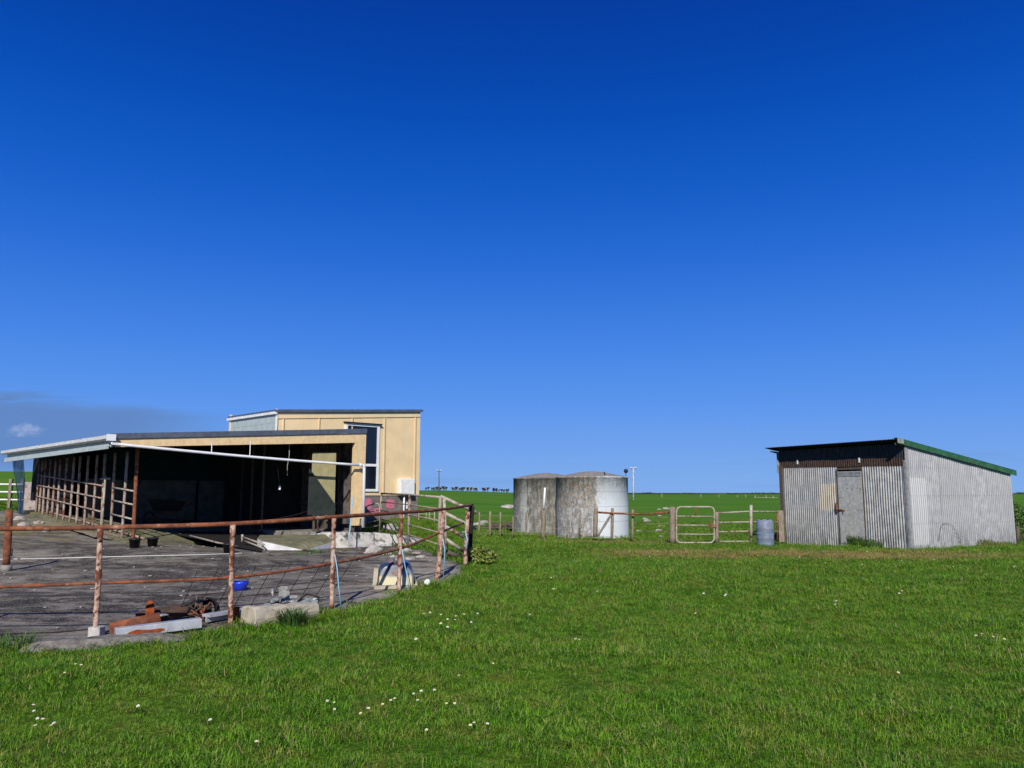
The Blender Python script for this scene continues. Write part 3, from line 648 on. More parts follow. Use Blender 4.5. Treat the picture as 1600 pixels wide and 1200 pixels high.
# meter box
m0, mz0 = onT(621, 748, TT0); m1, mz1 = onT(643, 774, TT0)
g = MB(); g.box(B((m0+m1)/2, TT0-.09, (mz0+mz1)/2), (m1-m0, .18, mz0-mz1), (U, V, Z)); mbx = g.build('meter_box', 'white_paint', mr, bevel=.008)
g = MB(); g.box(B((m0+m1)/2, TT0-.186, (mz0+mz1)/2), (m1-m0-.05, .012, mz0-mz1-.05), (U, V, Z)); g.build('lid', 'white_paint', mbx)
g = MB(); g.tube([B((m0+m1)/2-.07, TT0-.08, mz1), B((m0+m1)/2-.07, TT0-.08, .7)], .03, 8); g.box(B((m0+m1)/2+.12, TT0-.0, 1.2), (.05, .03, .22), (U, V, Z)); g.build('conduit', 'white_pipe', mr)
# mortar joints and pink spray paint on the base
g = MB()
for k in range(4): g.box(B((TS0+TS1)/2, TT0+.029, 1.36-.2*k), (TS1-TS0-.1, .006, .012), (U, V, Z))
g.build('mortar', 'kerb_concrete', mr)
def spray(px0, py0, px1, py1, seed):
    rg = random.Random(seed); m_ = MB(); s0_, z0_ = onT(px0, py0, TT0); s1_, z1_ = onT(px1, py1, TT0); n = 26; ps = []
    for k in range(n):
        a = 2*math.pi*k/n; c_, s_ = math.cos(a), math.sin(a); e = .55
        rx = abs(c_)**e*(1 if c_ > 0 else -1)*rg.uniform(.88, 1.0); rz = abs(s_)**e*(1 if s_ > 0 else -1)*rg.uniform(.86, 1.0)
        ps.append(B((s0_+s1_)/2+rx*(s1_-s0_)/2, TT0+.022, (z0_+z1_)/2+rz*(z0_-z1_)/2))
    m_.prism(ps, V*.006); return m_
for i, a in enumerate(((570,778,581,797), (604,780,617,795), (577,797,600,803), (585,794,598,797))):
    spray(*a, i).build('paint_patch', 'pink_spray', mr)

# ------------------------------------------------------------------ stall railing under the eave
SR = .75
st = thing('stall_railing', B(SR, 5, .6), 'long row of rusty pipe uprights and rails under the eave of the milking shed', 'railing')
pxs = [190, 172, 157, 143, 130, 118, 107, 96.5, 87, 78.5, 71, 64, 58, 53]
tl = [onS(207+3, 800, SR)[0]]+[onS(p+3, 800, SR)[0] for p in pxs]
def zb(t_): return .43+.062*t_
g = MB(); a, r_ = rough_bar(B(SR, tl[0]-.02, zb(tl[0])), B(SR, tl[0]+.06, RZ(SR)-.1), .045, 3, wob=.06); g.tube(a, r_, 10); g.build('corner_post', 'rust', st)
for i, t_ in enumerate(tl[1:]):
    g = MB(); lean = .05*(i % 3-1); a, r_ = rough_bar(B(SR, t_, zb(t_)), B(SR, t_+lean+.04, 2.66), .034, i, wob=.05); g.tube(a, r_, 8); g.build('upright', 'stall_pipe', st)
for k, h in enumerate((.58, .92, 1.24)):
    g = MB(); g.tube([B(SR-.03, t_, zb(t_)+h*(1 if t_ < 4 else 1)) for t_ in tl[:3]], .022, 8); g.build('rail', 'grey_pipe', st)
    g = MB(); g.tube([B(SR-.03, t_, zb(t_)+h) for t_ in tl[3:]], .022, 8); g.build('rail', 'stall_pipe', st)
g = MB(); a = B(SR-.1, (tl[2]+tl[3])/2, zb(tl[3])); g.tube([a, a+Z*1.5], .026, 8); g.tube([a+Z*1.42-V*.35, a+Z*1.42+V*.35], .025, 8); g.build('latch_post', 'grey_pipe', st)
g = MB(); g.tube([B(SR+.25, t_, zb(t_)+.12) for t_ in tl], .03, 8); g.build('rump_rail', 'stall_pipe', st)
# sheet-metal guard behind the far stalls
g = MB(); g.box(B(SR+.25, 8.0, 1.25), (.02, 2.0, .45), (U, V, Z)); g.build('guard_sheet', 'brown_band', st)

# things in the shed's shade
def wheelbarrow(c):
    wb = thing('wheelbarrow', c, 'dark wheelbarrow left in the shade at the back of the milking shed', 'wheelbarrow')
    g = MB(); a = [c+U*x+V*y+Z*z for x, y, z in ((-.3,-.22,.4),(.3,-.22,.4),(.3,.22,.4),(-.3,.22,.4))]; b_ = [c+U*x+V*y+Z*z for x, y, z in ((-.48,-.32,.75),(.42,-.32,.68),(.42,.32,.68),(-.48,.32,.75))]
    g.add(a+b_, [(0,1,2,3),(0,1,5,4),(1,2,6,5),(2,3,7,6),(3,0,4,7)]); g.build('tray', 'black_plastic', wb, solid=.01)
    g = MB()
    for s_ in (-1, 1): g.tube([c+U*-.5+V*.05*s_+Z*.2, c+U*.1+V*.2*s_+Z*.36, c+U*.85+V*.26*s_+Z*.6], .018, 6); g.tube([c+U*.3+V*.2*s_+Z*.4, c+U*.38+V*.22*s_], .016, 6)
    g.build('frame', 'rust', wb)
    g = MB(); g.tube([c+U*(-.52+.17*math.cos(k*math.pi/8))+Z*(.19+.17*math.sin(k*math.pi/8)) for k in range(16)], .035, 8, closed=True); g.build('wheel', 'black_plastic', wb)
p = B(3.2, 4.6, 0); p.z = T(p.x, p.y)+.05; wheelbarrow(p)
# bench by the end wall
c = P(506, 800, 23.5); c.z = 0
bz = .55
bn_ = thing('bench', Vector((c.x, c.y, bz)), 'small pale topped bench in the right corner of the open shed', 'bench')
g = MB(); g.box(Vector((c.x, c.y, bz+.62)), (.62, .32, .05), (U, V, Z)); g.build('bench_top', 'grey_timber', bn_)
for s_ in (-1, 1):
    for t_ in (-1, 1): g = MB(); g.box(Vector((c.x, c.y, bz+.298))+U*.25*s_+V*.12*t_, (.05, .05, .595), (U, V, Z)); g.build('leg', 'old_timber', bn_)
# hanging cords
def cord(name, pts, r, mt, label, cat='cord', **k): g = MB(); g.tube(pts, r, 5); return tag(g.build(name, mt, origin=pts[-1]), label, cat, **k)
cord('dangling_string', [P(452, 690, 21.6), P(452, 712, 21.6), P(449, 728, 21.6), P(449, 743, 21.6)], .010, 'grey_pipe', 'thin pale cord hanging from the yellow beam behind the white downpipe')
cord('dangling_wire', [P(435, 692, 21.9), P(434, 735, 21.9), P(438, 764, 21.9)], .006, 'black_plastic', 'dark wire with a small white tag hanging inside the open shed')
g = MB(); g.box(P(437, 762, 21.88), (.05, .02, .11), rot=.3); tag(g.build('paper_tag', 'white_paint', origin=P(437, 762, 21.88)), 'small white tag hanging at the end of the dark wire', 'tag')
cord('water_hose', [P(420, 813, 20.6), P(455, 806, 21.5), P(480, 799, 22.3), P(505, 790, 23.2)], .012, 'black_plastic', 'dark hose sagging across the shed opening towards the bench', 'hose')
cord('blue_rope', [P(552, 775, 22.1), P(549, 800, 22.0), P(547, 826, 21.9), P(545, 842, 21.6)], .018, 'blue_twine', 'faded blue rope hanging in front of the yellow column', 'rope')

# ------------------------------------------------------------------ left back corner: shade cloth, block pier, white gate
g = MB(); a = P(19, 715, 25.2); b_ = P(39, 713, 24.6); W = 6; H = 14; vv = []
for j in range(H+1):
    f = j/H; l = P(19+10*sm(f, .15, .6)-6*sm(f, .7, 1), 715+113*f, 25.2); r_ = P(39-2*f-3*sm(f, .3, .6), 713+118*f, 24.6)
    for i in range(W+1): q = l.lerp(r_, i/W); vv.append(q+Vector((0, .08*math.sin(i*1.9+f*5), 0)))
g.add(vv, [(j*(W+1)+i, j*(W+1)+i+1, (j+1)*(W+1)+i+1, (j+1)*(W+1)+i) for j in range(H) for i in range(W)], True)
tag(g.build('shade_cloth', 'netting', origin=P(25, 828, 25), solid=.006), 'dark torn shade cloth hanging at the far end of the milking shed eave', 'cloth')
mnet = MATS['netting']; t = NT(mnet.node_tree); b = t.n['Principled BSDF']; outn = t.n['Material Output']
tb = t.node('ShaderNodeBsdfTransparent'); mx = t.node('ShaderNodeMixShader'); mx.inputs[0].default_value = .5
t.link(tb.outputs[0], mx.inputs[1]); t.link(b.outputs[0], mx.inputs[2]); t.link(mx.outputs[0], outn.inputs[0])
a = P(48, 800, 27.0)
g = MB(); 
for k in range(6): g.box(Vector((a.x-.12, 27.2, a.z-.1+k*.2)), (.40+.012*(k % 2), .3, .196), rot=.25)
tag(g.build('block_pier', 'pink_block', origin=Vector((a.x-.12, 27.2, a.z))), 'whitewashed concrete block pier at the far end of the milking shed', 'pier')
gw = thing('rail_fence', P(15, 786, 28), 'white painted rail fence with three rails beyond the far end of the yard', 'fence')
for yy in (757, 769, 781): g = MB(); g.tube([P(-60, yy-1, 28.5), P(36, yy, 28)], .03, 8); g.build('rail', 'white_paint', gw)
for xx in (-40, 16, 34): g = MB(); g.box(P(xx, 771, 28.1), (.10, .10, 1.0)); g.build('post', 'grey_timber', gw)
# debris in the back corner
for i, (px, py, s_) in enumerate(((38,822,.16),(52,826,.12),(60,818,.14),(72,830,.10),(30,812,.18))):
    q = GT(px, py, .06); g = MB(); rock(g, q, (s_, s_*.8, s_*.6), i); tag(g.build('rubble', 'stone', origin=q), ['rounded pale rubble lump right below the shade cloth', 'small broken rubble beside the end of the stall railing', 'grey rubble chunk at the foot of the block pier', 'smallest rubble piece on the mossy concrete', 'largest rubble block under the torn cloth'][i], 'rubble', 'rubble at the far end of the yard')
for i, (a, b_) in enumerate((((105,822),(150,838)),((118,828),(170,840)),((130,822),(188,838)))):
    p, q = GT(*a, .16), GT(*b_, .13); g = MB(); g.bar(p, q, .10, .035)
    tag(g.build('plank', 'grey_timber', origin=p), ['pale loose plank nearest the back beside the stall uprights', 'weathered plank lying in the middle of three by the stall railing', 'long brown plank lying closest to the stall railing'][i], 'plank', 'planks lying beside the stall railing')

# ------------------------------------------------------------------ curved yard railing
yr = thing('yard_railing', P(363, 975, 9.6), 'curved rusty pipe railing with peeling posts around the front of the concrete yard', 'railing')
RP = [(-150,828,8.75),(0,826,8.9),(150,824.5,9.05),(363,818.5,9.6),(520,808,10.7),(625,801,12.6),(690,796,14.2),(738,789,17.3)]
def spline(pts, n=6):
    out_ = []
    for i in range(len(pts)-1):
        p0_, p1_, p2_, p3_ = pts[max(i-1, 0)], pts[i], pts[i+1], pts[min(i+2, len(pts)-1)]
        for k in range(n):
            t_ = k/n; out_.append(.5*((2*p1_)+(p2_-p0_)*t_+(2*p0_-5*p1_+4*p2_-p3_)*t_*t_+(-p0_+3*p1_-3*p2_+p3_)*t_**3))
    return out_+[pts[-1]]
rp = spline([P(*k) for k in RP]); MB().tube(rp, .027, 12).build('top_rail', 'rust', yr)
lr = spline([P(*k) for k in ((-150,921,8.72),(0,917,8.87),(155,911,9.02),(363,902,9.57),(520,880,10.67),(625,857,12.57),(688,832,14.2),(724,817,16.9))]); MB().tube(lr, .018, 10).build('lower_rail', 'rust', yr)
for i, (bx, by, tx, ty, Y, r_) in enumerate(((-140,1000,-138,828,8.7,.029),(148,992,157,826,9.0,.030),(360,975,364,820,9.55,.031),(518,947,522,810,10.65,.031),(623,921,627,803,12.55,.033),(683,905,693,798,14.1,.042),(727,876,731,799,16.4,.045))):
    g = MB(); a, rs = rough_bar(P(bx, by+6, Y), P(tx, ty, Y), r_, i+5, wob=.12, seg=16, bend=.006); g.tube(a, rs, 10)
    for k in range(1, 9):                             # knobs of cut-off welded pipes
        if i < 4 and k % 2 == 0: c = P(bx, by, Y).lerp(P(tx, ty, Y), k/9); g.tube([c+Vector((.002*k, -.02, 0)), c+Vector((0, -.040, 0))], .015, 8)
    g.build('post', 'flaky_post', yr)
g = MB(); a, rs = rough_bar(P(733, 878, 17.2), P(737, 791, 17.2), .06, 44, wob=.1); g.tube(a, rs, 10); g.build('end_post', 'charred_post', yr)
g = MB(); g.box(P(151, 984, 8.98)-Z*.02, (.13, .13, .11)); g.build('footing', 'white_concrete', yr, bevel=.01)
# blue twine tied to posts
cord('baling_twine', [P(523,866,10.55),P(527,890,10.5),P(529,915,10.5),P(533,948,10.5)], .008, 'blue_twine', 'pale blue twine hanging beside the railing post above the concrete block', 'twine')
cord('baling_twine', [P(628,858,12.4),P(632,880,12.4),P(637,905,12.4),P(639,918,12.4)], .008, 'blue_twine', 'pale blue twine hanging in front of the upturned bath', 'twine')
cord('baling_twine', [P(692,842,14.0),P(695,860,14.0),P(693,900,14.0)], .010, 'blue_twine', 'thin blue twine hanging from the leaning railing post', 'twine')
cord('baling_twine', [P(722,832,16.2),P(727,830,16.2),P(730,845,16.2),P(728,860,16.2)], .014, 'blue_twine', 'blue twine looped round the post next to the black end post', 'twine')
# thick rusty gate post on the left
gp = thing('gate_post', P(10, 889, 14.6), 'thick rusty steel gate post in a pale footing at the left of the yard', 'post')
g = MB(); a, rs = rough_bar(P(10, 882, 14.6), P(15, 796, 14.6), .060, 91, wob=.05); g.tube(a, rs, 14); g.build('shaft', 'rust', gp)
g = MB(); g.lathe([(0,0),(.10,0),(.09,.11),(.0,.12)], 12, P(9, 891, 14.6)-Z*.02); g.build('footing', 'rough_concrete', gp)
g = MB(); q = P(18, 868, 14.55); g.tube([q-Vector((.06,0,0)), q, q+Z*.12], .016, 8); g.build('hinge_pin', 'black_plastic', gp)
cord('fence_tape', [P(-20,874,14.4),P(60,873,15),P(150,870.5,15),P(230,868.5,15.4),P(300,867,15.8),P(378,864.5,16)], .006, 'tape_white', 'thin white electric fence tape stretched low across the yard', 'tape')

# ------------------------------------------------------------------ pipe fences at the right end of the yard
pf = thing('pipe_fence', P(640, 850, 20), 'worn pipe fence with five thin rails between the yellow building and the lawn', 'fence')
PA = [(596,771,832,24.5),(640.5,773,850,20.6),(688,777,868,17.6)]
tops = [P(a, b_, Y) for a, b_, c_, Y in PA]; bots = [P(a-3, c_, Y) for a, b_, c_, Y in PA]
for i in range(3): g = MB(); g.tube([bots[i]-Z*.1, tops[i]], .034, 9); g.build('post', 'worn_pipe', pf)
for k, f in enumerate((0, .22, .44, .66, .88)):
    g = MB(); pts_ = [tops[i].lerp(bots[i], f*(.92 if i else 1)) for i in range(3)]; g.tube(pts_, .026 if k == 0 else .016, 8); g.build('rail', 'grey_pipe' if k == 0 else 'worn_pipe', pf)
sf = thing('sagging_gate', P(708, 855, 18), 'pale pipe gate sagging down behind the black end post of the railing', 'gate')
for k, (a, b_) in enumerate((((688,775.5),(745,801)),((694,801),(744,826)),((695,822),(724,839)),((696,842),(724,861)))):
    g = MB(); g.tube([P(*a, 17.8), P(*b_, 18.0)], .038, 9); g.build('bar', 'grey_pipe', sf)
g = MB(); g.tube([P(694, 779, 17.8), P(697, 858, 17.8)], .036, 9); g.build('stile', 'grey_pipe', sf)
g = MB(); g.tube([P(698,862,17.9), P(722,872,18.2)], .05, 9); g.build('fallen_rail', 'old_timber', sf)
# small hooped gate beside the column
hg = thing('hoop_gate', P(580, 825, 24.4), 'small rounded pipe gate between the white downpipe and the pipe fence', 'gate')
g = MB(); g.tube([P(571,826,24.0), P(571,800,24.0), P(571,795,24.0), P(574,790.5,24.0), P(588,786.5,24.4), P(592,788,24.4), P(593.5,793,24.4), P(593.5,826,24.4)], .02, 8); g.build('frame', 'grey_pipe', hg)
for yy in (800, 816, 824): g = MB(); g.tube([P(571, yy+1, 24.0), P(593, yy-3, 24.4)], .016, 8); g.build('bar', 'worn_pipe' if yy > 805 else 'grey_pipe', hg)
# small mesh gate further back
bg_ = thing('mesh_gate', P(667, 825, 28), 'pale wire mesh gate standing on the grass right of the yellow building', 'gate')
for px in (654.5, 666, 671, 679): g = MB(); g.tube([P(px, 800, 28), P(px-.5, 828, 28)], .02 if px in (654.5, 679) else .01, 6); g.build('upright', 'grey_pipe', bg_)
for yy in (803, 815, 824): g = MB(); g.tube([P(654, yy, 28), P(679, yy+.5, 28)], .012, 6); g.build('bar', 'grey_pipe', bg_)

# ------------------------------------------------------------------ junk at the railing
def pipe_shell(pts, r, th, n=24):
    m_ = MB(); 
    a, b_ = Vector(pts[0]), Vector(pts[-1]); d = (b_-a).normalized(); x = d.cross(Z).normalized(); y = x.cross(d)
    rings = []
    for c, rad in ((a, r), (b_, r), (b_, r-th), (a, r-th)):
        rings.append([c+(x*math.cos(2*math.pi*k/n)+y*math.sin(2*math.pi*k/n))*rad for k in range(n)])
    m_.add([v for ring in rings for v in ring], [(i*n+k, i*n+(k+1) % n, ((i+1) % 4)*n+(k+1) % n, ((i+1) % 4)*n+k) for i in range(4) for k in range(n)], True); return m_
p0 = P(172, 985, 9.15); p1 = P(250, 968, 9.4)
tag(pipe_shell([p0, p1], .085, .008).build('rusty_pipe', 'worn_rust' if 'worn_rust' in MATS else 'rust', origin=p0), 'short rusty brown pipe lying behind the white beam, its dark end to the left', 'pipe')
p0 = P(212, 966, 9.75); p1 = P(330, 947, 10.1)
tag(pipe_shell([p0, p1], .075, .008).build('rusty_pipe', 'brown_band', origin=p0), 'long dark brown pipe running behind to the iron ring', 'pipe')
rg_ = P(318, 955, 9.95); d = Vector((.55, -.83, .1)).normalized()
tag(pipe_shell([rg_-d*.09, rg_+d*.09], .17, .02, 32).build('iron_ring', 'charred_post', origin=rg_), 'dark curved iron ring standing on the yard edge beside the white metal sheet', 'ring')
for i, (px, py) in enumerate(((308, 948), (312, 960))):
    g = MB(); rg = random.Random(i)
    for k in range(18): a = P(px+rg.uniform(-8, 8), py+rg.uniform(-8, 8), 9.75); g.tube([a, a+Vector((rg.uniform(-.1,.1), rg.uniform(-.05,.05), rg.uniform(-.08,.1)))], rg.uniform(.004, .012), 5)
    tag(g.build('wire_tangle', ['old_timber', 'rust'][i], origin=P(px, py, 9.75)), ['brown tangle of scrap wire inside the iron ring', 'rusty scrap wire fallen below the iron ring'][i], 'wire')
# pale beam with rust patch
a, b_ = P(180, 990, 8.85), P(314, 968, 9.35); a.z = T(a.x, a.y)+.10; b_.z = T(b_.x, b_.y)+.12
bm_ = MB(); bm_.bar(a, b_, .12, .105); bo = bm_.build('steel_beam', 'pale_metal', origin=a, bevel=.006); tag(bo, 'white painted steel beam with a large rust patch lying along the lawn edge', 'beam')
d = (b_-a).normalized(); sd_ = d.cross(Z).normalized()
rg = random.Random(4); ps = [a+d*(.30+.19*math.cos(k*.35))+sd_*.061+Z*(-.012+.030*math.sin(k*.35)*rg.uniform(.4, 1.3)) for k in range(18)]
bm_ = MB(); bm_.prism(ps, sd_*.003); bm_.build('rust_patch', 'bright_rust', bo)
a, b_ = P(322, 962, 9.6), P(385, 952, 10.1); tag(MB().bar(a, b_, .14, .03).bar(a+Vector((0,.0,.0))-Z*.03, b_-Z*.03, .02, .09).build('metal_sheet', 'pale_metal', origin=a), 'white folded metal sheet between the iron ring and the concrete block', 'sheet')
# blade
g = MB(); c = P(234, 955, 9.6); ps = []
for k in range(20):
    an = 2*math.pi*k/20; x = .052*math.copysign(abs(math.cos(an))**.8, math.cos(an)); z_ = .125*math.sin(an); ps.append(c+Vector((x+.02*z_/.1*-.1, 0, z_)))
g.prism(ps, Vector((0, .012, 0))); g.tube([c-Z*.11, c-Z*.16], .012, 6); tag(g.build('scrap_iron', 'bright_rust', origin=c), 'upright rust orange metal blade standing behind the white beam', 'blade')
g = MB(); a, b_ = P(211, 962, 9.9), P(258, 964, 9.7); g.bar(a+Z*.05, b_+Z*.02, .10, .012); g.bar(P(206,970,9.85), P(238,973,9.7), .2, .02); tag(g.build('scrap_plate', 'pale_metal', origin=a), 'thin pale scrap plate lying over the pipes behind the rusty blade', 'plate')
# orange bracket
g = MB(); g.box(P(366, 962, 9.75), (.10, .08, .20)); g.box(P(376, 972, 9.75), (.17, .09, .07)); g.tube([P(360,968,9.65), P(392,966,9.75)], .008, 6)
tag(g.build('rusty_bracket', 'bright_rust', origin=P(366, 975, 9.75), bevel=.006), 'rust orange bracket between the railing post and the concrete block', 'bracket')
# concrete block
bl = [(388,948),(400,978),(440,972),(497,956),(497,942),(470,941)]
c0 = P(392, 976, 9.55)
mb = MB(); A = P(398, 976, 9.5); D_ = P(499, 958, 10.2); A.z = T(A.x, A.y)-.02; D_.z = T(D_.x, D_.y); dd = D_-A; nrm = Vector((-dd.y, dd.x, 0)).normalized()
nb = 14; vv = []
for i in range(nb+1):
    f = i/nb; q = A+dd*f; hh = .255-.07*f+.02*mn.noise(Vector((f*7, 0, 0)))
    for j, (o_, h_) in enumerate(((0, -.03), (-.01, hh*.5), (.01, hh*.93), (.05, hh), (.26, hh*.98), (.30, hh*.9), (.31, -.03))):
        vv.append(q+nrm*(o_+.012*mn.noise(Vector((f*9, j, 1))))+Z*(h_))
mb.add(vv, [(i*7+j, i*7+j+1, (i+1)*7+j+1, (i+1)*7+j) for i in range(nb) for j in range(6)]+[tuple(range(7)), tuple(nb*7+k for k in reversed(range(7)))])
tag(mb.build('concrete_block', 'block_cream', origin=A, bevel=.012), 'long cream concrete block at the lawn edge with a grass tuft growing against it', 'block')
# engine scrap on/behind the block
es = thing('engine_scrap', P(445, 945, 10.5), 'broken grey engine part with a rounded pale cover behind the concrete block', 'machine part')
e0 = P(443, 928, 10.5)
g = MB(); g.lathe([(0,.08),(.045,.078),(.062,.05),(.066,-.05),(.03,-.06)], 7, e0+Z*.02, 1, .6, False); g.box(e0+Vector((.05,.0,-.01)), (.05,.08,.10), rot=.3); g.build('cover', 'engine_grey', es)
g = MB(); g.tube([e0+Vector((-.16,0,-.13)), e0+Vector((.0,.02,-.12)), e0+Vector((.25,.05,-.12)), e0+Vector((.42,.05,-.06))], [.05,.06,.045,.02], 10)
for k in range(9):
    x = -.2+k*.075; g.box(e0+Vector((x, rnd.uniform(-.05,.05), -.1+rnd.uniform(-.05,.06))), (rnd.uniform(.03,.1), .06, rnd.uniform(.03,.1)), rot=rnd.uniform(0,1.5))
g.build('housing', 'engine_metal', es, bevel=.006)
g = MB(); g.lathe([(0,.02),(.09,.02),(.10,0),(.09,-.02),(0,-.02)], 20, e0+Vector((.02,-.05,-.12)), 1, 1); g.tube([e0+Vector((.18,0,-.1)), e0+Vector((.3,0,.0)), e0+Vector((.45,.02,-.04)), e0+Vector((.43,.02,-.16))], .012, 6); g.build('flywheel', 'charred_post', es)
g = MB(); g.tube([P(430,900,10.55)+Vector((-.02,0,-.16)), P(425,925,10.5), P(426,934,10.5)], .02, 8); g.box(P(428, 938, 10.45), (.1, .1, .06), rot=.4); g.build('spout', 'engine_metal', es)
# blue bucket
q = GT(375, 922, .05); bk = thing('bucket', q, 'shallow bright blue plastic bucket standing on the dark yard', 'bucket')
g = MB(); g.lathe([(0,.004),(.095,.0),(.105,.06),(.125,.10),(.128,.13),(.118,.132),(.112,.1),(.095,.01)], 24, q); g.build('tub', 'blue_plastic', bk)
g = MB(); g.tube([q+Vector((.12*math.cos(a_), 0, .13+.07*math.sin(a_))) for a_ in [math.pi*k/10 for k in range(11)]], .006, 6); g.build('handle', 'black_plastic', bk)
g = MB(); rg = random.Random(31)
for k in range(230):
    x, y = rg.uniform(-13, -1.2), rg.uniform(9.2, 21)
    if not in_yard(x, y, -.4) or (Vector((x, y, 0))-O).dot(V) > -.3: continue
    c = Vector((x, y, T(x, y)+.058)); s_ = rg.uniform(.008, .03)*(1+(rg.random() > .93)*1.2); a_ = rg.uniform(0, 3)
    ps = [c+Vector((s_*math.cos(a_+j*1.25)*rg.uniform(.6, 1.3), s_*math.sin(a_+j*1.25)*rg.uniform(.5, 1.1), 0)) for j in range(5)]
    g.prism(ps, Vector((s_*.2, 0, s_*.5)))
tag(g.build('debris', 'stone'), 'scattered small pale chips of stone and mortar over the dark yard', 'debris', kind='stuff')
# reinforcing mesh leaning on the lower rail
rm = thing('reinforcing_mesh', P(400, 960, 10), 'panel of dark rusty reinforcing mesh leaning against the lower rail of the yard railing', 'mesh')
TL, TR, BL, BR = P(306, 893, 10.55), P(556, 868, 11.9), P(250, 985, 10.15), P(462, 962, 11.2)
TL, TR = P(308, 894, 9.55), P(556, 868, 11.2); BL, BR = P(270, 975, 10.1), P(505, 945, 11.75)
n = 9
for k in range(n+1):
    f = k/n; a, b_ = TL.lerp(TR, f), BL.lerp(BR, f); g = MB(); g.tube([a, a.lerp(b_, .5)+Vector((0,0,-.01)), b_], .0045, 5); g.build('rod', 'charred_post', rm)
for f in (.45, .58, .9):
    g = MB(); g.tube([TL.lerp(BL, f), TL.lerp(BL, f).lerp(TR.lerp(BR, f), .5)-Z*.015, TR.lerp(BR, f)], .0045, 5); g.build('cross_rod', 'charred_post', rm)
cord('iron_rod', [P(-10, 991, 8.95), P(90, 988, 8.95), P(150, 982, 8.95)], .008, 'charred_post', 'thin dark rod lying at the front edge of the yard left of the post', 'rod')
# upturned bath
q = P(618, 921, 12.95); q.z = T(q.x, q.y)+.05
bt_ = thing('bath', q, 'upturned old enamel bath, blue fading to cream with rust, behind a railing post', 'bath')
L_ = 1.25; vv = []; ns = 20; prof = []
for j in range(13):
    f = j/12; 
    for k in range(ns+1):
        a_ = math.pi*k/ns; e = .42
        hw = .295*(1-.04*f); hz = .385*(1-.06*f)
        endr = 1-(max(0, .12-f)/.12)**2*.13 - (max(0, f-.85)/.15)**2*.25
        cx_, sz_ = math.cos(a_), math.sin(a_)
        x = hw*math.copysign(abs(cx_)**e, cx_)*(1-.16*abs(sz_)**1.5)*endr; z_ = hz*(abs(sz_)**e)*(endr)
        vv.append(Vector((x, -.05*math.sin(a_)*0+f*L_+.07*(abs(sz_)**.8)*(1-2*f)*.8, z_)))
g = MB(); M = Matrix.Rotation(.15, 3, 'Z')
g.add([q+M@v for v in vv], [(j*(ns+1)+k, j*(ns+1)+k+1, (j+1)*(ns+1)+k+1, (j+1)*(ns+1)+k) for j in range(12) for k in range(ns)]+[tuple(range(ns+1)), tuple(12*(ns+1)+k for k in reversed(range(ns+1)))], True)
bo = g.build('shell', 'bath_enamel', bt_, origin=q, solid=0)
md = bo.modifiers.new('bevel', 'BEVEL'); md.width = .035; md.segments = 4; md.limit_method = 'ANGLE'; md.angle_limit = R(50)
g = MB(); g.tube([q+M@Vector((x*.335, y_, .018)) for x, y_ in ((-1,-.01),(1,-.01),(1,L_+.03),(-1,L_+.03))], .022, 8, closed=True); g.build('rim', 'bath_enamel', bt_, origin=q)
g = MB(); g.lathe([(0,0),(.022,0),(.022,.04),(.035,.045),(.035,.06),(0,.06)], 12, q+M@Vector((-.02, .12, .375))); g.build('waste_outlet', 'white_pipe', bt_)
a, b_ = P(584, 925, 12.6), P(622, 922, 12.7); a.z = T(a.x, a.y)+.085; b_.z = T(b_.x, b_.y)+.085
tag(MB().bar(a, b_, .12, .05).build('timber_board', 'block_cream', origin=a), 'short pale timber board lying in front of the upturned bath', 'board')
g = MB(); a = P(588, 922, 12.9); a.z = T(a.x, a.y)+.07; g.bar(a+Vector((-.02,0,0)), a+Vector((0,0,.28)), .10, .07); tag(g.build('timber_offcut', 'block_cream', origin=a), 'upright wooden offcut leaning at the left end of the bath', 'offcut')
q = GT(667, 912, .06); g = MB(); g.tube([q+Vector((0,-.03,.02)), q+Vector((.01,.2,.02))], .045, 16); tag(g.build('drain_pipe', 'white_pipe', origin=q), 'round white pipe end on the ground right of the bath', 'pipe')
# stones by the plinth
stl = [(602,850,.26,'stone','large pale boulder at the rounded end of the white plinth'),(585,862,.20,'stone','pale stone lying just right of the dark stone pair'),(620,858,.13,'stone','small white stone in front of the pipe fence'),(636,862,.12,'stone','white stone furthest right in the row by the plinth'),
       (560,858,.20,'dark_stone','mossy dark boulder in front of the white plinth'),(549,858,.16,'dark_stone','brown boulder touching the mossy dark boulder'),(508,853,.13,'dark_stone','dark stone on the concrete slab left of the plinth'),(610,842,.22,'stone','pale boulder behind the rest on the plinth end'),
       (615,872,.10,'stone','crumbled white stone fallen on the yard'),(603,868,.09,'stone','little white stone between larger stones'),(630,852,.14,'stone','rounded pale stone directly below the left pipe fence post'),(594,856,.13,'stone','grey white stone wedged under the large pale boulder'),(650,866,.10,'stone','thin pale stone between the two rightmost flat ones'),(574,866,.08,'stone','tiny pale stone in front of the mossy boulder'),(625,838,.22,'dark_stone','brown boulder on the grass bank by the fence'),(475,863,.10,'brown_band','reddish brick lump at the tip of the white nib wall'),(640,876,.11,'stone','pale flat stone at the right edge of the yard'),(660,872,.12,'stone','flat light stone under the pipe fence')]
for i, (px, py, s_, mt, lb) in enumerate(stl):
    q = GT(px, py, s_*.3); g = MB(); rock(g, q, (s_, s_*.8, s_*.65), i+20); tag(g.build('stone', mt, origin=q), lb, 'stone', 'stones around the plinth')
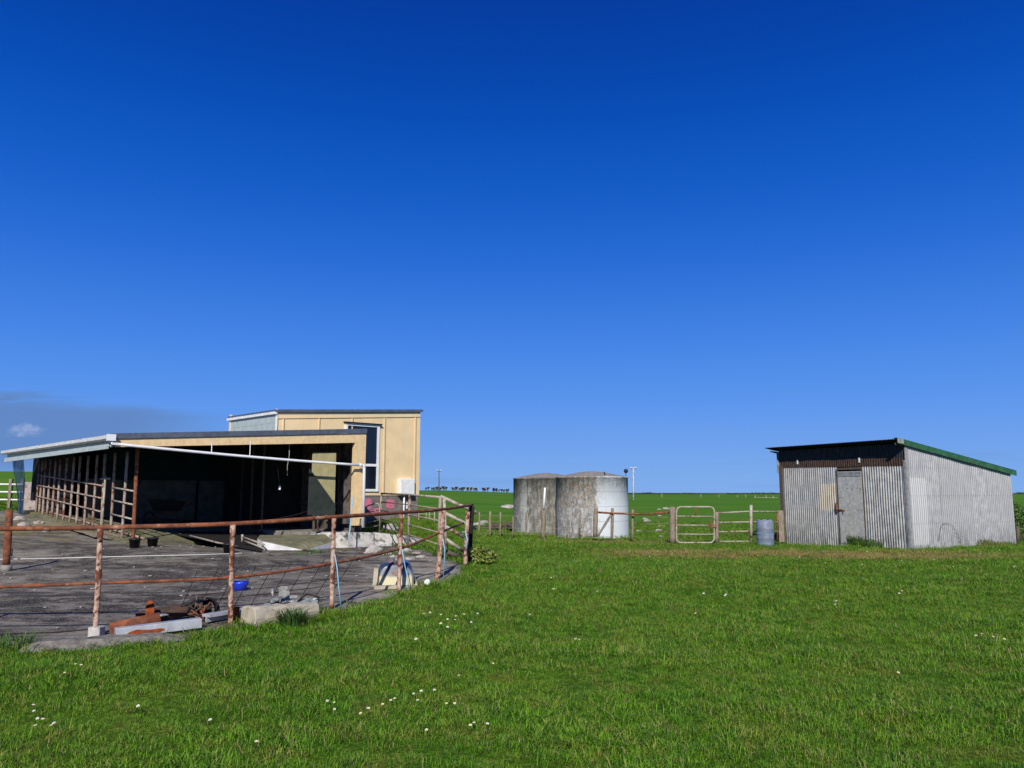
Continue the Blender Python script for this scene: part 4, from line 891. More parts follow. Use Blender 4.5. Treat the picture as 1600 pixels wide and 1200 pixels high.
# black pots
def pot(px, py, label, h=.2, r=.12, weed=False):
    q = GT(px, py, .05); t_ = thing('plant_pot', q, label, 'pot', 'black pots at the shed opening')
    g = MB(); g.lathe([(0,.01),(r*.8,0),(r,h),(r*1.08,h),(r*1.08,h-.03),(r*.95,h-.03),(r*.9,h-.02),(0,h-.04)], 18, q); g.build('pot_body', 'black_plastic', t_)
    return q
qp = pot(210, 856, 'black pot with weeds at the foot of the rusty corner post'); pot(238, 854, 'black pot standing alone just right of the corner post'); pot(357, 864, 'black pot at the pit edge beside a railing post')

# ------------------------------------------------------------------ water tanks
def tank(c, r, z0, z1, mt, label, top='tank_grey'):
    tk = thing('water_tank', Vector((c[0], c[1], z0)), label, 'tank', 'round concrete water tanks'); o_ = Vector((c[0], c[1], z0))
    g = MB(); h = z1-z0; n = 72; g.lathe([(r, -.3), (r, 0), (r, h*.5), (r, h-.05), (r+.012, h-.045), (r+.012, h), (r-.02, h+.01)], n, o_); g.build('wall', mt, tk, origin=o_)
    g = MB(); g.lathe([(r-.02, h+.01), (r*.7, h+.09), (r*.35, h+.19), (.12, h+.225), (.0, h+.23)], n, o_); g.build('lid', 'rough_concrete', tk, origin=o_)
    return tk
tk2 = tank((1.47, 34.5), 1.41, -.12, 2.27, 'tank_grey', 'grey stained concrete water tank, the further left of the two')
tk1 = tank((3.13, 31.5), 1.41, -.10, 2.26, 'tank_blue', 'pale blue and lichened concrete water tank, nearer and right')
g = MB(); q = P(978, 748, 31.3); g.tube([q-Z*.1, q+Z*.22], .012, 6); flt = g.build('level_rod', 'black_plastic', tk1)
g = MB(); c = P(978, 736, 31.3); g.lathe([(.0001+.085*math.sin(math.pi*k/12), -.085*math.cos(math.pi*k/12)) for k in range(13)], 16, c); g.build('float_ball', 'black_plastic', flt)
g = MB(); q = P(945.5, 748, 30.4); g.tube([q-Z*.05+Vector((0,-.1,0)), q+Z*.12, q+Z*.26+Vector((-.03,0,0))], .022, 6); g.bar(q+Vector((-.06,0,.05)), q+Vector((.12,0,.08)), .04, .04); g.build('ladder_hook', 'charred_post', tk1)
g = MB(); q = P(974, 757, 30.75); g.tube([q, q-Z*.17], .02, 6); g.box(q, (.09, .05, .06)); g.build('valve', 'charred_post', tk1)

# ------------------------------------------------------------------ paddock fence in front of the tanks
wf = thing('wire_fence', P(849, 840, 29), 'low wire fence of thin weathered wooden battens in front of the tanks', 'fence')
FP = [(749,800,836),(766,799,838),(782,800,838),(802,806,839),(822,800,841),(866,798,843),(887,805,842),(907,797,840)]
for i, (px, a, b_) in enumerate(FP):
    g = MB(); x_, r_ = rough_bar(P(px-.5, b_, 29.2), P(px, a, 29.2), .035 if px != 766 else .05, i, wob=.1, seg=4); g.tube(x_, r_, 6); g.build('batten', 'grey_timber', wf)
g = MB(); x_, r_ = rough_bar(P(848.5, 843, 29), P(849.5, 795, 29), .085, 61, wob=.1, seg=4); g.tube(x_, r_, 8); g.build('strainer_post', 'grey_timber', wf)
for f in (.15, .4, .65, .88):
    g = MB(); g.tube([P(px, a+(b_-a)*f, 29.15) for px, a, b_ in ((749,800,837),(849,800,841),(930,795,841))], .004, 4); g.build('wire', 'grey_pipe', wf)
g = MB(); g.tube([P(851.5, 762, 28.9), P(849.5, 795, 28.9)], .038, 8); tag(g.build('standpipe', 'white_pipe', origin=P(849.5, 795, 28.9)), 'white plastic pipe standing on top of the thick fence post before the grey tank', 'pipe')
rf = thing('rail_fence', P(1000, 840, 27.5), 'rusty pipe rail on three weathered wooden posts running right from the pale tank', 'fence')
for px, a, b_, r_ in ((931,793,839,.075),(957,794,844,.05),(989,796,844,.045)):
    g = MB(); x_, q_ = rough_bar(P(px-1, b_, 27.6), P(px, a, 27.6), r_, px, wob=.08, seg=5); g.tube(x_, q_, 8); g.build('post', 'grey_timber', rf)
g = MB(); x_, q_ = rough_bar(P(934, 838, 27.55), P(955, 804, 27.55), .04, 4); g.tube(x_, q_, 7); g.build('brace', 'grey_timber', rf)
g = MB(); g.tube([P(934, 800.5, 27.5), P(957, 802, 27.5), P(989, 803, 27.4), P(1015, 803, 27), P(1046, 800.5, 26.6)], .033, 8); g.build('rail', 'rust', rf)
for f in (808, 818, 830): g = MB(); g.tube([P(989, f, 27.4), P(1046, f, 26.5)], .004, 4); g.build('wire', 'grey_pipe', rf)
g = MB(); x_, q_ = rough_bar(P(1050.5, 848, 26.3), P(1050.5, 792, 26.3), .10, 77, wob=.05, seg=6); g.tube(x_, q_, 12); tag(g.build('gate_post', 'grey_timber', origin=P(1050.5, 848, 26.3)), 'thick round wooden gate post on the left of the rounded pipe gate', 'post')
g = MB(); x_, q_ = rough_bar(P(1120, 847, 26.3), P(1120, 800, 26.3), .065, 78, wob=.05, seg=6); g.tube(x_, q_, 10); tag(g.build('gate_post', 'grey_timber', origin=P(1120, 847, 26.3)), 'thinner dark wooden gate post on the right of the rounded pipe gate', 'post')
fg = thing('farm_gate', P(1086, 847, 26.2), 'rounded rusty white pipe gate with four bars hung between two wooden posts', 'gate')
def rr_loop(x0, y0, x1, y1, r_, Y):
    pts_ = []
    for cx_, cy_, a0_ in ((x1-r_, y0+r_, -90), (x1-r_, y1-r_, 0), (x0+r_, y1-r_, 90), (x0+r_, y0+r_, 180)):
        for k in range(5): a_ = R(a0_+k*22.5); pts_.append(P(cx_+r_*math.cos(a_), cy_+r_*math.sin(a_), Y))
    return pts_
g = MB(); g.tube(rr_loop(1057, 792, 1116, 848, 7, 26.2), .026, 8, closed=True); g.build('frame', 'grey_pipe', fg)
for yy in (806.5, 820.5, 834.5): g = MB(); g.tube([P(1058, yy, 26.2), P(1115, yy+.5, 26.2)], .02, 8); g.build('bar', 'grey_pipe', fg)
g = MB(); g.tube([P(1087.5, 793, 26.2), P(1087, 806, 26.2)], .02, 6); g.build('stay', 'bright_rust', fg)
g = MB(); g.bar(P(1108, 822, 26.15), P(1120, 822, 26.15), .04, .06); g.tube([P(1111, 812, 26.1), P(1110, 830, 26.1)], .016, 6); g.build('latch', 'rust', fg)
pr_ = thing('rail_fence', P(1150, 846, 26.5), 'four rail pipe fence with pale posts between the pipe gate and the tin shed', 'fence')
for yy, y2 in ((801.5, 799), (816.5, 815.5), (831, 830), (846, 846)):
    g = MB(); g.tube([P(1123, yy, 26.4), P(1173, y2, 26.4)]+([P(1216, y2+.5, 27.0)] if yy < 840 else []), .024, 8); g.build('rail', 'grey_pipe', pr_)
g = MB(); g.tube([P(1173.5, 847, 26.35), P(1173.5, 789, 26.35)], .05, 8); g.build('post', 'grey_pipe', pr_)
g = MB(); g.tube([P(1214.5, 846, 27.0), P(1214.5, 798, 27.0)], .03, 8); g.build('post', 'rust', pr_)
g = MB(); g.box(P(1220.5, 822, 27.4), (.18, .06, 1.05)); g.build('end_board', 'grey_timber', pr_)
# drum
q = P(1196, 846, 26.0); q.z = T(q.x, q.y)
dr = thing('plastic_drum', q, 'blue grey plastic drum standing between the pipe fence and the tin shed', 'drum')
g = MB(); g.lathe([(0,0),(.23,0),(.27,.03),(.275,.1),(.268,.25),(.275,.27),(.268,.29),(.27,.55),(.277,.57),(.27,.59),(.272,.76),(.25,.81),(.235,.82),(.235,.85),(.22,.85),(.215,.82),(0,.815)], 28, q, smooth=True); g.build('body', 'drum_plastic', dr)
g = MB(); 
for s_ in (-1, 1): g.lathe([(0,.84),(.03,.84),(.03,.87),(0,.87)], 10, q+Vector((.1*s_, 0, 0)))
g.build('bung', 'charred_post', dr)
g = MB(); g.tube([q+Vector((.279*math.cos(a_), .279*math.sin(a_), .42+.03*math.sin(a_))) for a_ in [2*math.pi*k/24 for k in range(24)]], .007, 5, closed=True); g.build('twine', 'blue_twine', dr)

# ------------------------------------------------------------------ tin shed
SA = Vector((11.86, 24.1, 0)); Aa = Vector((-.447, .894, 0)).normalized(); Ab = Vector((.894, .447, 0)).normalized()
WF, LS = 4.72, 5.55
def Sh(a, b_, z): return SA+Aa*a+Ab*b_+Z*z
def onF(px, py):
    d_ = ray(px, py); C0 = Vector((0,0,CAMZ)); k = ((0-(C0-SA).dot(Ab))/d_.dot(Ab)); p_ = C0+d_*k; return (p_-SA).dot(Aa), p_.z
def onD(px, py):
    d_ = ray(px, py); C0 = Vector((0,0,CAMZ)); k = ((0-(C0-SA).dot(Aa))/d_.dot(Aa)); p_ = C0+d_*k; return (p_-SA).dot(Ab), p_.z
WF = onF(1221, 800)[0]; LS = onD(1583, 800)[0]
zR = onF(1403, 692)[1]; zRf = onD(1583, 737)[1]
rs_ = (zRf-zR)/LS
ts = thing('tin_shed', Sh(WF/2, LS/2, 0), 'corrugated iron shed with a sheet metal door, dark upper band and green roof edge', 'shed')
def corr_sheet(org, along, up_at, x0, x1, z0f, z1f, nrm, pitch=.09, amp=.014, rows=9):
    """sinusoidal sheet from x0 to x1, bottom z0f(x), top z1f(x)"""
    m_ = MB(); cols = max(2, int(abs(x1-x0)/pitch*8)); vv_ = []
    for j in range(rows+1):
        for i in range(cols+1):
            x = x0+(x1-x0)*i/cols; z0_, z1_ = z0f(x), z1f(x); z_ = z0_+(z1_-z0_)*j/rows
            off = amp*math.sin(2*math.pi*x/pitch)+.022*mn.noise(Vector((x*.9, z_*.8, 4)))+.012*mn.noise(Vector((x*3.1, z_*1.7, 9)))+.012*math.floor(x/.76+100) % 2*.0
            vv_.append(org+along*x+nrm*off+Z*z_)
    m_.add(vv_, [(j*(cols+1)+i, j*(cols+1)+i+1, (j+1)*(cols+1)+i+1, (j+1)*(cols+1)+i) for j in range(rows) for i in range(cols)], True); return m_
d0 = onF(1312, 800)[0]; d1 = onF(1351, 800)[0]; zb0 = onF(1350, 729)[1]; zb1 = onF(1221, 731)[1]
zband = lambda a: zb1*a/WF+onF(1405, 728)[1]*(1-a/WF)
gz = lambda x: -.18
FN = -Ab
def build_local(mb_, name, mt, axisv, **k):
    ob = mb_.build(name, mt, ts, origin=Sh(0, 0, 0), **k)
    # rotate object space so that x runs along the wall (for the material), keep the geometry in place
    ang = math.atan2(axisv.y, axisv.x); Mr = Matrix.Rotation(-ang, 4, 'Z'); ob.data.transform(Mr); ob.rotation_euler = (0, 0, ang); return ob
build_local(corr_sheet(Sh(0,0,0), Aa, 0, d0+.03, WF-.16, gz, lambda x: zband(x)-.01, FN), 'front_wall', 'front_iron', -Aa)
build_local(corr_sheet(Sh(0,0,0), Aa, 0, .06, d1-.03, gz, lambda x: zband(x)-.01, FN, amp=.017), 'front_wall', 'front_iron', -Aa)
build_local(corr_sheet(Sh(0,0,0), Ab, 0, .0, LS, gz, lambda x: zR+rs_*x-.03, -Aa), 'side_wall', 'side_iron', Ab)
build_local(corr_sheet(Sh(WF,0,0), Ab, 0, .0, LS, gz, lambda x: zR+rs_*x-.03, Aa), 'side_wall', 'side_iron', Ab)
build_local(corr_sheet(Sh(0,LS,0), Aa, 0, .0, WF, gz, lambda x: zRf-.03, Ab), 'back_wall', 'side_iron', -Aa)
# upper band: dark translucent sheets over brown strip
m_ = corr_sheet(Sh(0,-.0,0), Aa, 0, .03, WF-.02, lambda x: zband(x)+.24, lambda x: zR-.02, FN, amp=.010); build_local(m_, 'clear_sheet', 'smoky_sheet', -Aa)
m_ = corr_sheet(Sh(0,-.012,0), Aa, 0, .03, WF-.02, lambda x: zband(x)+.0, lambda x: zband(x)+.245, FN, amp=.010); build_local(m_, 'brown_strip', 'brown_band', -Aa)
g = MB(); 
for k in range(7): g.box(Sh(.08+k*(WF-.15)/6, .06, (zb0+zR)/2), (.06, .06, zR-zb0), (Aa, Ab, Z))
g.build('stud', 'old_timber', ts)
g = MB()
for px, py in ((1247, 722), (1343.5, 719)): a_, z_ = onF(px, py); g.box(Sh(a_, -.03, z_), (.05, .02, .15), (Aa, Ab, Z))
g.build('white_tab', 'white_paint', ts)
# corner trims
g = MB(); g.box(Sh(-.012, .03, zR/2-.1), (.028, .10, zR-.0), (Aa, Ab, Z)); g.box(Sh(.03, -.016, 1.28), (.07, .03, 2.7), (Aa, Ab, Z)); g.build('corner_flashing', 'weathered_iron_band', ts)
g = MB(); g.box(Sh(WF-.08, -.02, 1.22), (.15, .05, 2.75), (Aa, Ab, Z)); g.build('corner_board', 'old_timber', ts)
g = MB(); g.box(Sh(WF+.02, -.02, 2.7), (.03, .12, .7), (Aa, Ab, Z)); g.build('loose_flap', 'weathered_iron_band', ts)
# door
dzT = onF(1330, 733)[1]
g = MB(); g.box(Sh((d0+d1)/2, -.02, (dzT-.08)/2-.06), (d0-d1-.03, .035, dzT+.06), (Aa, Ab, Z)); dr_ = g.build('door', 'door_sheet', ts, bevel=.004)
g = MB(); g.box(Sh((d0+d1)/2, -.042, dzT-.16), (d0-d1-.05, .012, .15), (Aa, Ab, Z)); g.build('top_plate', 'weathered_iron_band', dr_)
ha, hz_ = onF(1315, 797)
g = MB(); g.tube([Sh(ha+.12, -.06, hz_), Sh(ha-.18, -.06, hz_)], .014, 8); g.tube([Sh(ha-.10, -.06, hz_), Sh(ha-.12, -.07, hz_-.10)], .010, 8); g.box(Sh(ha-.02, -.05, hz_), (.08, .02, .06), (Aa, Ab, Z)); g.build('bolt', 'rust', dr_)
g = MB(); g.tube([Sh(ha+.14, -.04, hz_+.28), Sh(ha+.17, -.06, hz_+.1), Sh(ha+.13, -.05, hz_-.08)], .022, 8); g.build('hook', 'rust', ts)
g = MB(); rg = random.Random(2)
for k in range(16): 
    g.lathe([(0,0),(.012,0),(.012,.008),(0,.008)], 6, Sh((d0+d1)/2+rg.choice((-.42,-.3,-.1,.1,.3,.4)), -.048, .2+rg.choice((1.55, 1.3, .9, 1.72, 1.6))))
g.build('nail', 'charred_post', dr_)
for s_, nm in ((d0+.005, 'jamb'), (d1-.005, 'jamb')): g = MB(); g.box(Sh(s_, -.012, dzT/2-.05), (.05, .04, dzT+.1), (Aa, Ab, Z)); g.build(nm, 'old_timber', ts)
g = MB(); g.box(Sh((d0+d1)/2, -.014, dzT+.02), (d0-d1, .04, .07), (Aa, Ab, Z)); g.build('lintel', 'old_timber', ts)
# roof: corrugated, falling to the back, with overhang
m_ = MB(); pitch = .076; x0, x1 = -.05, WF+.30; cols = int((x1-x0)/pitch*6); vv = []
for j in range(7):
    b_ = -.38+(LS+.62)*j/6
    for i in range(cols+1):
        x = x0+(x1-x0)*i/cols; vv.append(Sh(x, b_, zR+rs_*b_+.03+.012*math.sin(2*math.pi*x/pitch)))
m_.add(vv, [(j*(cols+1)+i, j*(cols+1)+i+1, (j+1)*(cols+1)+i+1, (j+1)*(cols+1)+i) for j in range(6) for i in range(cols)], True)
rf_ = m_.build('roof', 'charred_post', ts, solid=.004)
g = MB(); b0, b1 = -.40, LS+.20
g.prism([Sh(-.10, b0, zR+rs_*b0-.10), Sh(-.10, b1, zR+rs_*b1-.10), Sh(-.10, b1, zR+rs_*b1+.055), Sh(-.10, b0, zR+rs_*b0+.055)], Aa*.03)
g.prism([Sh(-.10, b0, zR+rs_*b0+.058), Sh(-.10, b1, zR+rs_*b1+.058), Sh(-.10, b1, zR+rs_*b1+.070), Sh(-.10, b0, zR+rs_*b0+.070)], Aa*.16)
g.build('barge_trim', 'green_trim', ts)
g = MB(); g.prism([Sh(-.104, b0-.01, zR+rs_*b0-.09), Sh(-.104, b0+.25, zR+rs_*(b0+.25)-.07), Sh(-.104, b0+.25, zR+rs_*(b0+.25)+.075), Sh(-.104, b0-.01, zR+rs_*b0+.075)], Aa*.012); g.build('trim_end', 'weathered_iron_band', ts)
g = MB(); g.prism([Sh(0, -.36, zR-.02), Sh(0, 0, zR-.06), Sh(0, 0, zR-.12), Sh(0, -.36, zR-.07)], Aa*.05); g.prism([Sh(WF, -.36, zR-.02), Sh(WF, 0, zR-.06), Sh(WF, 0, zR-.12), Sh(WF, -.36, zR-.07)], Aa*.05); g.build('rafter_end', 'old_timber', ts)
# bent wire stem leaning on the side wall
g = MB(); pts_ = []
for px, py in ((1464, 846), (1468, 822), (1476, 817), (1486, 822), (1494, 836), (1500, 848)): b_, z_ = onD(px, py); pts_.append(Sh(-.06, b_, z_))
g.tube(spline(pts_, 4), .006, 5); tag(g.build('bent_wire', 'old_timber', origin=pts_[0]), 'thin bent brown stem arched against the side of the tin shed', 'stem')

# ------------------------------------------------------------------ foliage
def leaves(mb_, c, rad, n, size, rg, flat=.4, noise_=1.0):
    c = Vector(c)
    for _ in range(n):
        while True:
            v = Vector((rg.uniform(-1,1), rg.uniform(-1,1), rg.uniform(-1,1)))
            if v.length < 1 and v.length > .35 and mn.noise(v*2.2+c)*noise_ > -.22: break
        p_ = c+Vector((v.x*rad[0], v.y*rad[1], v.z*rad[2])); nrm = (v+Vector((rg.uniform(-.8,.8), rg.uniform(-.8,.8), rg.uniform(-.2,1)))).normalized()
        a = nrm.cross(Vector((rg.uniform(-1,1), rg.uniform(-1,1), rg.uniform(-1,1)))).normalized(); b2 = nrm.cross(a); s_ = size*rg.uniform(.6, 1.3)
        mb_.add([p_-a*s_, p_+b2*s_*flat+nrm*s_*.12, p_+a*s_, p_-b2*s_*flat+nrm*s_*.12], [(0,1,2,3)])
def blades(mb_, c, n, spread, h, w_, rg, lean=.6):
    c = Vector(c)
    for _ in range(n):
        a = rg.uniform(0, 2*math.pi); r_ = spread*math.sqrt(rg.random()); base = c+Vector((r_*math.cos(a), r_*math.sin(a), 0)); hh = h*rg.uniform(.5, 1.1)
        d_ = Vector((math.cos(a+rg.uniform(-.8,.8)), math.sin(a+rg.uniform(-.8,.8)), 0))*lean*rg.uniform(.2, 1)*hh; sd2 = Vector((-d_.y, d_.x, 0)).normalized()*w_/2 if d_.length > 0 else Vector((w_/2,0,0))
        m1 = base+d_*.35+Z*hh*.6; tip = base+d_+Z*hh*(.95-.2*lean)
        mb_.add([base-sd2, base+sd2, m1+sd2*.8, m1-sd2*.8, tip], [(0,1,2,3),(3,2,4)])
rg = random.Random(12)
# bush right of tin shed
q = P(1592, 846, 27.0); bs = thing('bush', Vector((q.x, q.y, q.z)), 'dark leafy green bush climbing at the right corner of the tin shed', 'bush')
g = MB(); 
for dx_, dz_, r_ in ((-.05,1.05,.34),(.25,.75,.42),(.6,.5,.5),(.1,.5,.28),(.95,.4,.5),(.5,.95,.3),(-.12,1.25,.16)): leaves(g, q+Vector((dx_, .1, dz_)), (r_, r_, r_*.8), int(560*r_), .06, rg)
g.build('foliage', 'leaf_green', bs)
g = MB()
for k in range(6): g.tube([q+Vector((.3+.1*k-.2, .1, -.1)), q+Vector((.1*k-.1, .1, .4)), q+Vector((.2*k-.3, .1, .9-.08*k))], [.03,.02,.008], 6)
g.tube([q+Vector((-.1,-.1,-.1)), q+Vector((-.06,-.1,.5))], .06, 8); g.build('stem', 'old_timber', bs)
# yellow leafed shrub at the end of the railing
q = P(748, 878, 17.0); q.z = T(q.x, q.y)
ys_ = thing('shrub', q, 'low shrub with yellow green leaves at the right end of the yard railing', 'shrub')
g = MB()
for dx_, dz_, r_ in ((0,.16,.2),(.2,.1,.18),(-.1,.26,.16),(.28,.22,.14),(.1,.3,.14)): leaves(g, q+Vector((dx_, 0, dz_)), (r_, r_, r_*.8), int(900*r_), .035, rg, .55)
g.build('foliage', 'leaf_yellow', ys_)
g = MB()
for k in range(5): g.tube([q+Vector((.08*k-.1, 0, -.05)), q+Vector((.1*k-.15, 0, .3))], [.012, .005], 5)
g.build('stem', 'old_timber', ys_)
def weed(px, py, n, spread, h, label, mt='leaf_green', name='weed', w_=.010, dz=.04, grp=None, lean=.7):
    q_ = GT(px, py, dz+(.06 if px < 215 and py < 850 else 0)); g_ = MB(); blades(g_, q_-Z*.02, n, spread, h, w_, rg, lean); return tag(g_.build(name, mt, origin=q_), label, 'weed', grp)
weed(458, 979, 260, .13, .30, 'long bladed grass tuft growing against the concrete block', 'leaf_dark', 'grass_tuft', .011, 0, lean=1.0)
weed(12, 1016, 130, .22, .24, 'tall grass tuft at the far left of the yard front edge', 'leaf_green', 'grass_tuft', .011, 0)
weed(30, 1012, 90, .2, .2, 'second grass tuft beside the kerb left of the first railing post', 'leaf_green', 'grass_tuft', .011, 0)
wl = [(255,870,120,.38,.06,'flat patch of green weed on the yard between the first two posts'),(208,838,90,.18,.2,'green weeds growing behind the corner post of the stall railing'),(468,866,80,.3,.08,'weeds growing along the foot of the white nib wall'),(493,864,90,.16,.14,'round green weed just right of the white nib wall'),
      (502,838,40,.08,.22,'single leafy weed on the slab before the white plinth'),(370,872,70,.25,.05,'small weed patch just right of the second railing post'),(168,877,40,.15,.05,'tiny weed patch on the yard just right of the first post'),(612,866,140,.35,.14,'weeds growing among the stones by the plinth'),
      (632,868,80,.25,.14,'weeds right of the stones near the pipe fence'),(710,870,120,.35,.16,'weeds under the sagging gate'),(590,812,120,.5,.2,'grass clump beneath the small hoop gate'),(425,868,50,.18,.06,'low weeds below the middle of the nib wall')]
for k in wl: weed(*k, mt='leaf_green' if k[0] != 710 else 'weed_dry', w_=.012)
wl = [(1345,853,420,.42,.46,'tall grass growing at the foot of the tin shed door'),(1368,853,300,.45,.36,'grass clump right of the shed door under the corrugated iron'),(1440,853,70,.3,.10,'low dry grass by the near corner of the tin shed side'),(1532,845,260,.4,.30,'brown and green weeds at the middle foot of the shed side'),(1556,846,260,.7,.20,'dry weeds near the right end of the shed side'),(1300,850,60,.25,.10,'short grass at the foot of the shed left of the door')]
for k in wl:
    q_ = P(k[0], k[1], 24.9 if k[0] < 1420 else 25.3); 
    if k[0] > 1420: b_, z_ = onD(k[0], k[1]); q_ = Sh(-.12, b_, 0)
    else: a_, z_ = onF(k[0], k[1]); q_ = Sh(a_, -.12, 0)
    q_.z = T(q_.x, q_.y); g = MB(); blades(g, q_-Z*.02, k[2], k[3]*.7, k[4], .014, rg, .6); tag(g.build('weed', 'weed_dry' if 'dry' in k[5] or 'brown' in k[5] else 'leaf_green', origin=q_), k[5], 'weed', 'weeds at the foot of the tin shed')
# stones in the paddock
fld = [(1030,796),(1008,811),(1011,814),(1031,806),(1032,822),(1030,829),(1032,838),(998,830),(1041,795),(756,816),(748,820),(795,793)]
ra_ = ['topmost pale stone in the paddock grass behind the rusty rail','dark topped stone in the paddock behind the rusty rail','white stone touching the dark topped one','small flat stone just below the rusty rail','white stone midway down the paddock row','rounded white stone below the midway stone','lowest brownish stone of the paddock row','small stone in the grass right of the pale tank','tiny stone beside the topmost pale one','long grey stone behind the wire fence left of the tanks','small grey stone next to the long grey one','brown stone at the left foot of the grey tank']
for i, (px, py) in enumerate(fld):
    q = GT(px, py, .05); s_ = q.y/FPX*(2.6+.9*((i*7) % 3))*(1 if i < 9 else 2.2); g = MB(); rock(g, q, (s_*1.3, s_, s_*.5), i+70); tag(g.build('field_stone', 'stone', origin=q), ra_[i], 'stone', 'stones lying in the paddock')
q = GT(790, 826, .1); g = MB()
for k in range(12): rock(g, q+Vector((rnd.uniform(-.8,.8), rnd.uniform(-.3,.3), rnd.uniform(0,.15))), (.22,.18,.14), k+90)
tag(g.build('rubble_heap', 'dark_stone', origin=q), 'low heap of reddish brown rubble behind the wire fence left of the grey tank', 'rubble')

# ------------------------------------------------------------------ far: power poles, cows, tree line, far fence
def power_pole(px, ytop, ybase, Y, r_, mt, label):
    a, b_ = P(px, ybase, Y), P(px, ytop, Y); pp_ = thing('power_pole', a, label, 'pole'); a = a-Z*1.0
    g = MB(); g.tube([a, b_], [r_, r_*.7], 8); g.build('shaft', mt, pp_)
    w_ = 4.2/FPX*Y; g = MB(); g.bar(b_+Vector((-w_, 0, -.15)), b_+Vector((w_, 0, -.15)), .12, .12); ca = g.build('cross_arm', 'old_timber', pp_)
    g = MB()
    for k in (-1, -.5, .5, 1): g.tube([b_+Vector((w_*k*.95, 0, -.1)), b_+Vector((w_*k*.95, 0, .12))], .06, 6)
    g.build('insulator', 'white_paint', ca)
power_pole(686, 735, 772, 170, .13, 'old_timber', 'dark thin power pole with cross arm standing by the cows left')
power_pole(989.5, 731, 778, 130, .16, 'white_concrete', 'pale concrete power pole with cross arm right of the tanks')
cm_ = bpy.data.meshes.new('cow')
cv = [(0,0,1.12),(-.55,0,1.15),(.0001,0,1.05),(.55,0,1.12),(.85,0,1.28),(1.1,0,1.38),(1.38,0,1.2),
      (-.62,.2,.75),(-.68,.2,.40),(-.60,.2,.02),(-.62,-.2,.75),(-.68,-.2,.40),(-.60,-.2,.02),(.55,.18,.72),(.56,.18,.38),(.55,.18,.02),(.55,-.18,.72),(.56,-.18,.38),(.55,-.18,.02),(-.85,0,1.1),(-.92,0,.6)]
ce = [(0,1),(0,3),(3,4),(4,5),(5,6),(1,7),(7,8),(8,9),(1,10),(10,11),(11,12),(3,13),(13,14),(14,15),(3,16),(16,17),(17,18),(1,19),(19,20)]
keep = [i for i in range(len(cv)) if i != 2]; rm_ = {o_: n_ for n_, o_ in enumerate(keep)}
cm_.from_pydata([cv[i] for i in keep], [(rm_[a], rm_[b_]) for a, b_ in ce], []); cm_.materials.append(MATS['cow_hide'])
rad = {0:.36,1:.32,3:.32,4:.19,5:.15,6:.09,7:.14,8:.07,9:.06,10:.14,11:.07,12:.06,13:.11,14:.06,15:.055,16:.11,17:.06,18:.055,19:.05,20:.03}
cow0 = bpy.data.objects.new('cow', cm_); col.objects.link(cow0); sk = cow0.modifiers.new('skin', 'SKIN'); cm_.skin_vertices or bpy.ops
if not cm_.skin_vertices:
    bm = bmesh.new(); bm.from_mesh(cm_); bm.verts.layers.skin.verify(); bm.to_mesh(cm_); bm.free()
for o_, n_ in rm_.items():
    cm_.skin_vertices[0].data[n_].radius = (rad[o_],)*2
cm_.skin_vertices[0].data[0].use_root = True
ss = cow0.modifiers.new('sub', 'SUBSURF'); ss.levels = 1; ss.render_levels = 1
cx = [668.5, 676, 679, 683.5, 686, 692, 697, 709.5, 712.5, 719.5, 722.5, 727.5, 731, 734, 738, 744.5, 757, 760, 771.5, 775.5, 778, 785, 790, 793]
clab = []
for i, px in enumerate(cx):
    Y = 232+(i*37) % 20; x = (px-800)/FPX*Y; loc = (x, Y, T(x, Y)-.05)
    lb = 'black and white cow far off on the skyline'
    if i == 0: o_ = cow0; o_.location = loc
    else: o_ = dup(cow0, loc)
    o_.rotation_euler = (0, 0, rnd.uniform(0, 6.28)); o_.scale = (rnd.uniform(.72, .95),)*3
    tag(o_, 'leftmost small dark cow standing apart on the skyline' if i == 0 else 'small dark cow in the herd on the skyline left of the tanks', 'cow', 'cows grazing on the skyline')
# distant shrubs on the horizon right of the tanks
fs_ = [(984,20,2.6),(1001,30,2.6),(1012,18,3.2),(1030,40,1.6),(1057,26,1.6),(1076,20,2.6),(1090,26,1.8),(1112,18,1.2),(1142,18,2.4),(1160,30,1.8),(1182,20,2.6),(1200,24,2.4),(1214,16,2.0),(1592,20,3.6),(1604,24,3.6),(0,26,2.4),(-24,30,3.4),(640,20,2)]
for i, (px, wpx, hpx) in enumerate(fs_):
    Y = 330+(i*53) % 60
    if px < 100: Y = 110
    x = (px-800)/FPX*Y; k = Y/FPX; q = Vector((x, Y, T(x, Y))); g = MB(); rg2 = random.Random(i)
    for j in range(int(wpx/3)): leaves(g, q+Vector(((j*3-wpx/2)*k, rg2.uniform(-2, 2), hpx*k*.45)), (3.2*k, 3.2*k, hpx*k*rg2.uniform(.4, .75)), 46, .55*k, rg2, .8)
    tag(g.build('distant_shrub', 'far_tree', origin=q), 'low dark shrubs far away along the horizon line', 'shrub', 'distant shrubs along the horizon')
ff = thing('far_fence', P(1190, 778, 200), 'far off white post and rail fence along the horizon left of the tin shed', 'fence')
for px in (1180, 1197, 1208): g = MB(); g.box(P(px, 777.5, 150), (.13, .13, .8)); g.build('post', 'grey_pipe', ff)
g = MB(); g.bar(P(1178, 777, 150), P(1216, 777.5, 150), .04, .06); g.build('rail', 'grey_pipe', ff)
for i, (px, py) in enumerate(((1034,775),(1152,777),(1165,776),(1095,775.5),(1123,776))):
    g = MB(); g.box(P(px, py, 160), (.18, .18, .9)); tag(g.build('fence_post', 'grey_timber', origin=P(px, py+2, 160)), 'lone distant fence post on the horizon right of the tanks', 'post', 'distant fence posts')

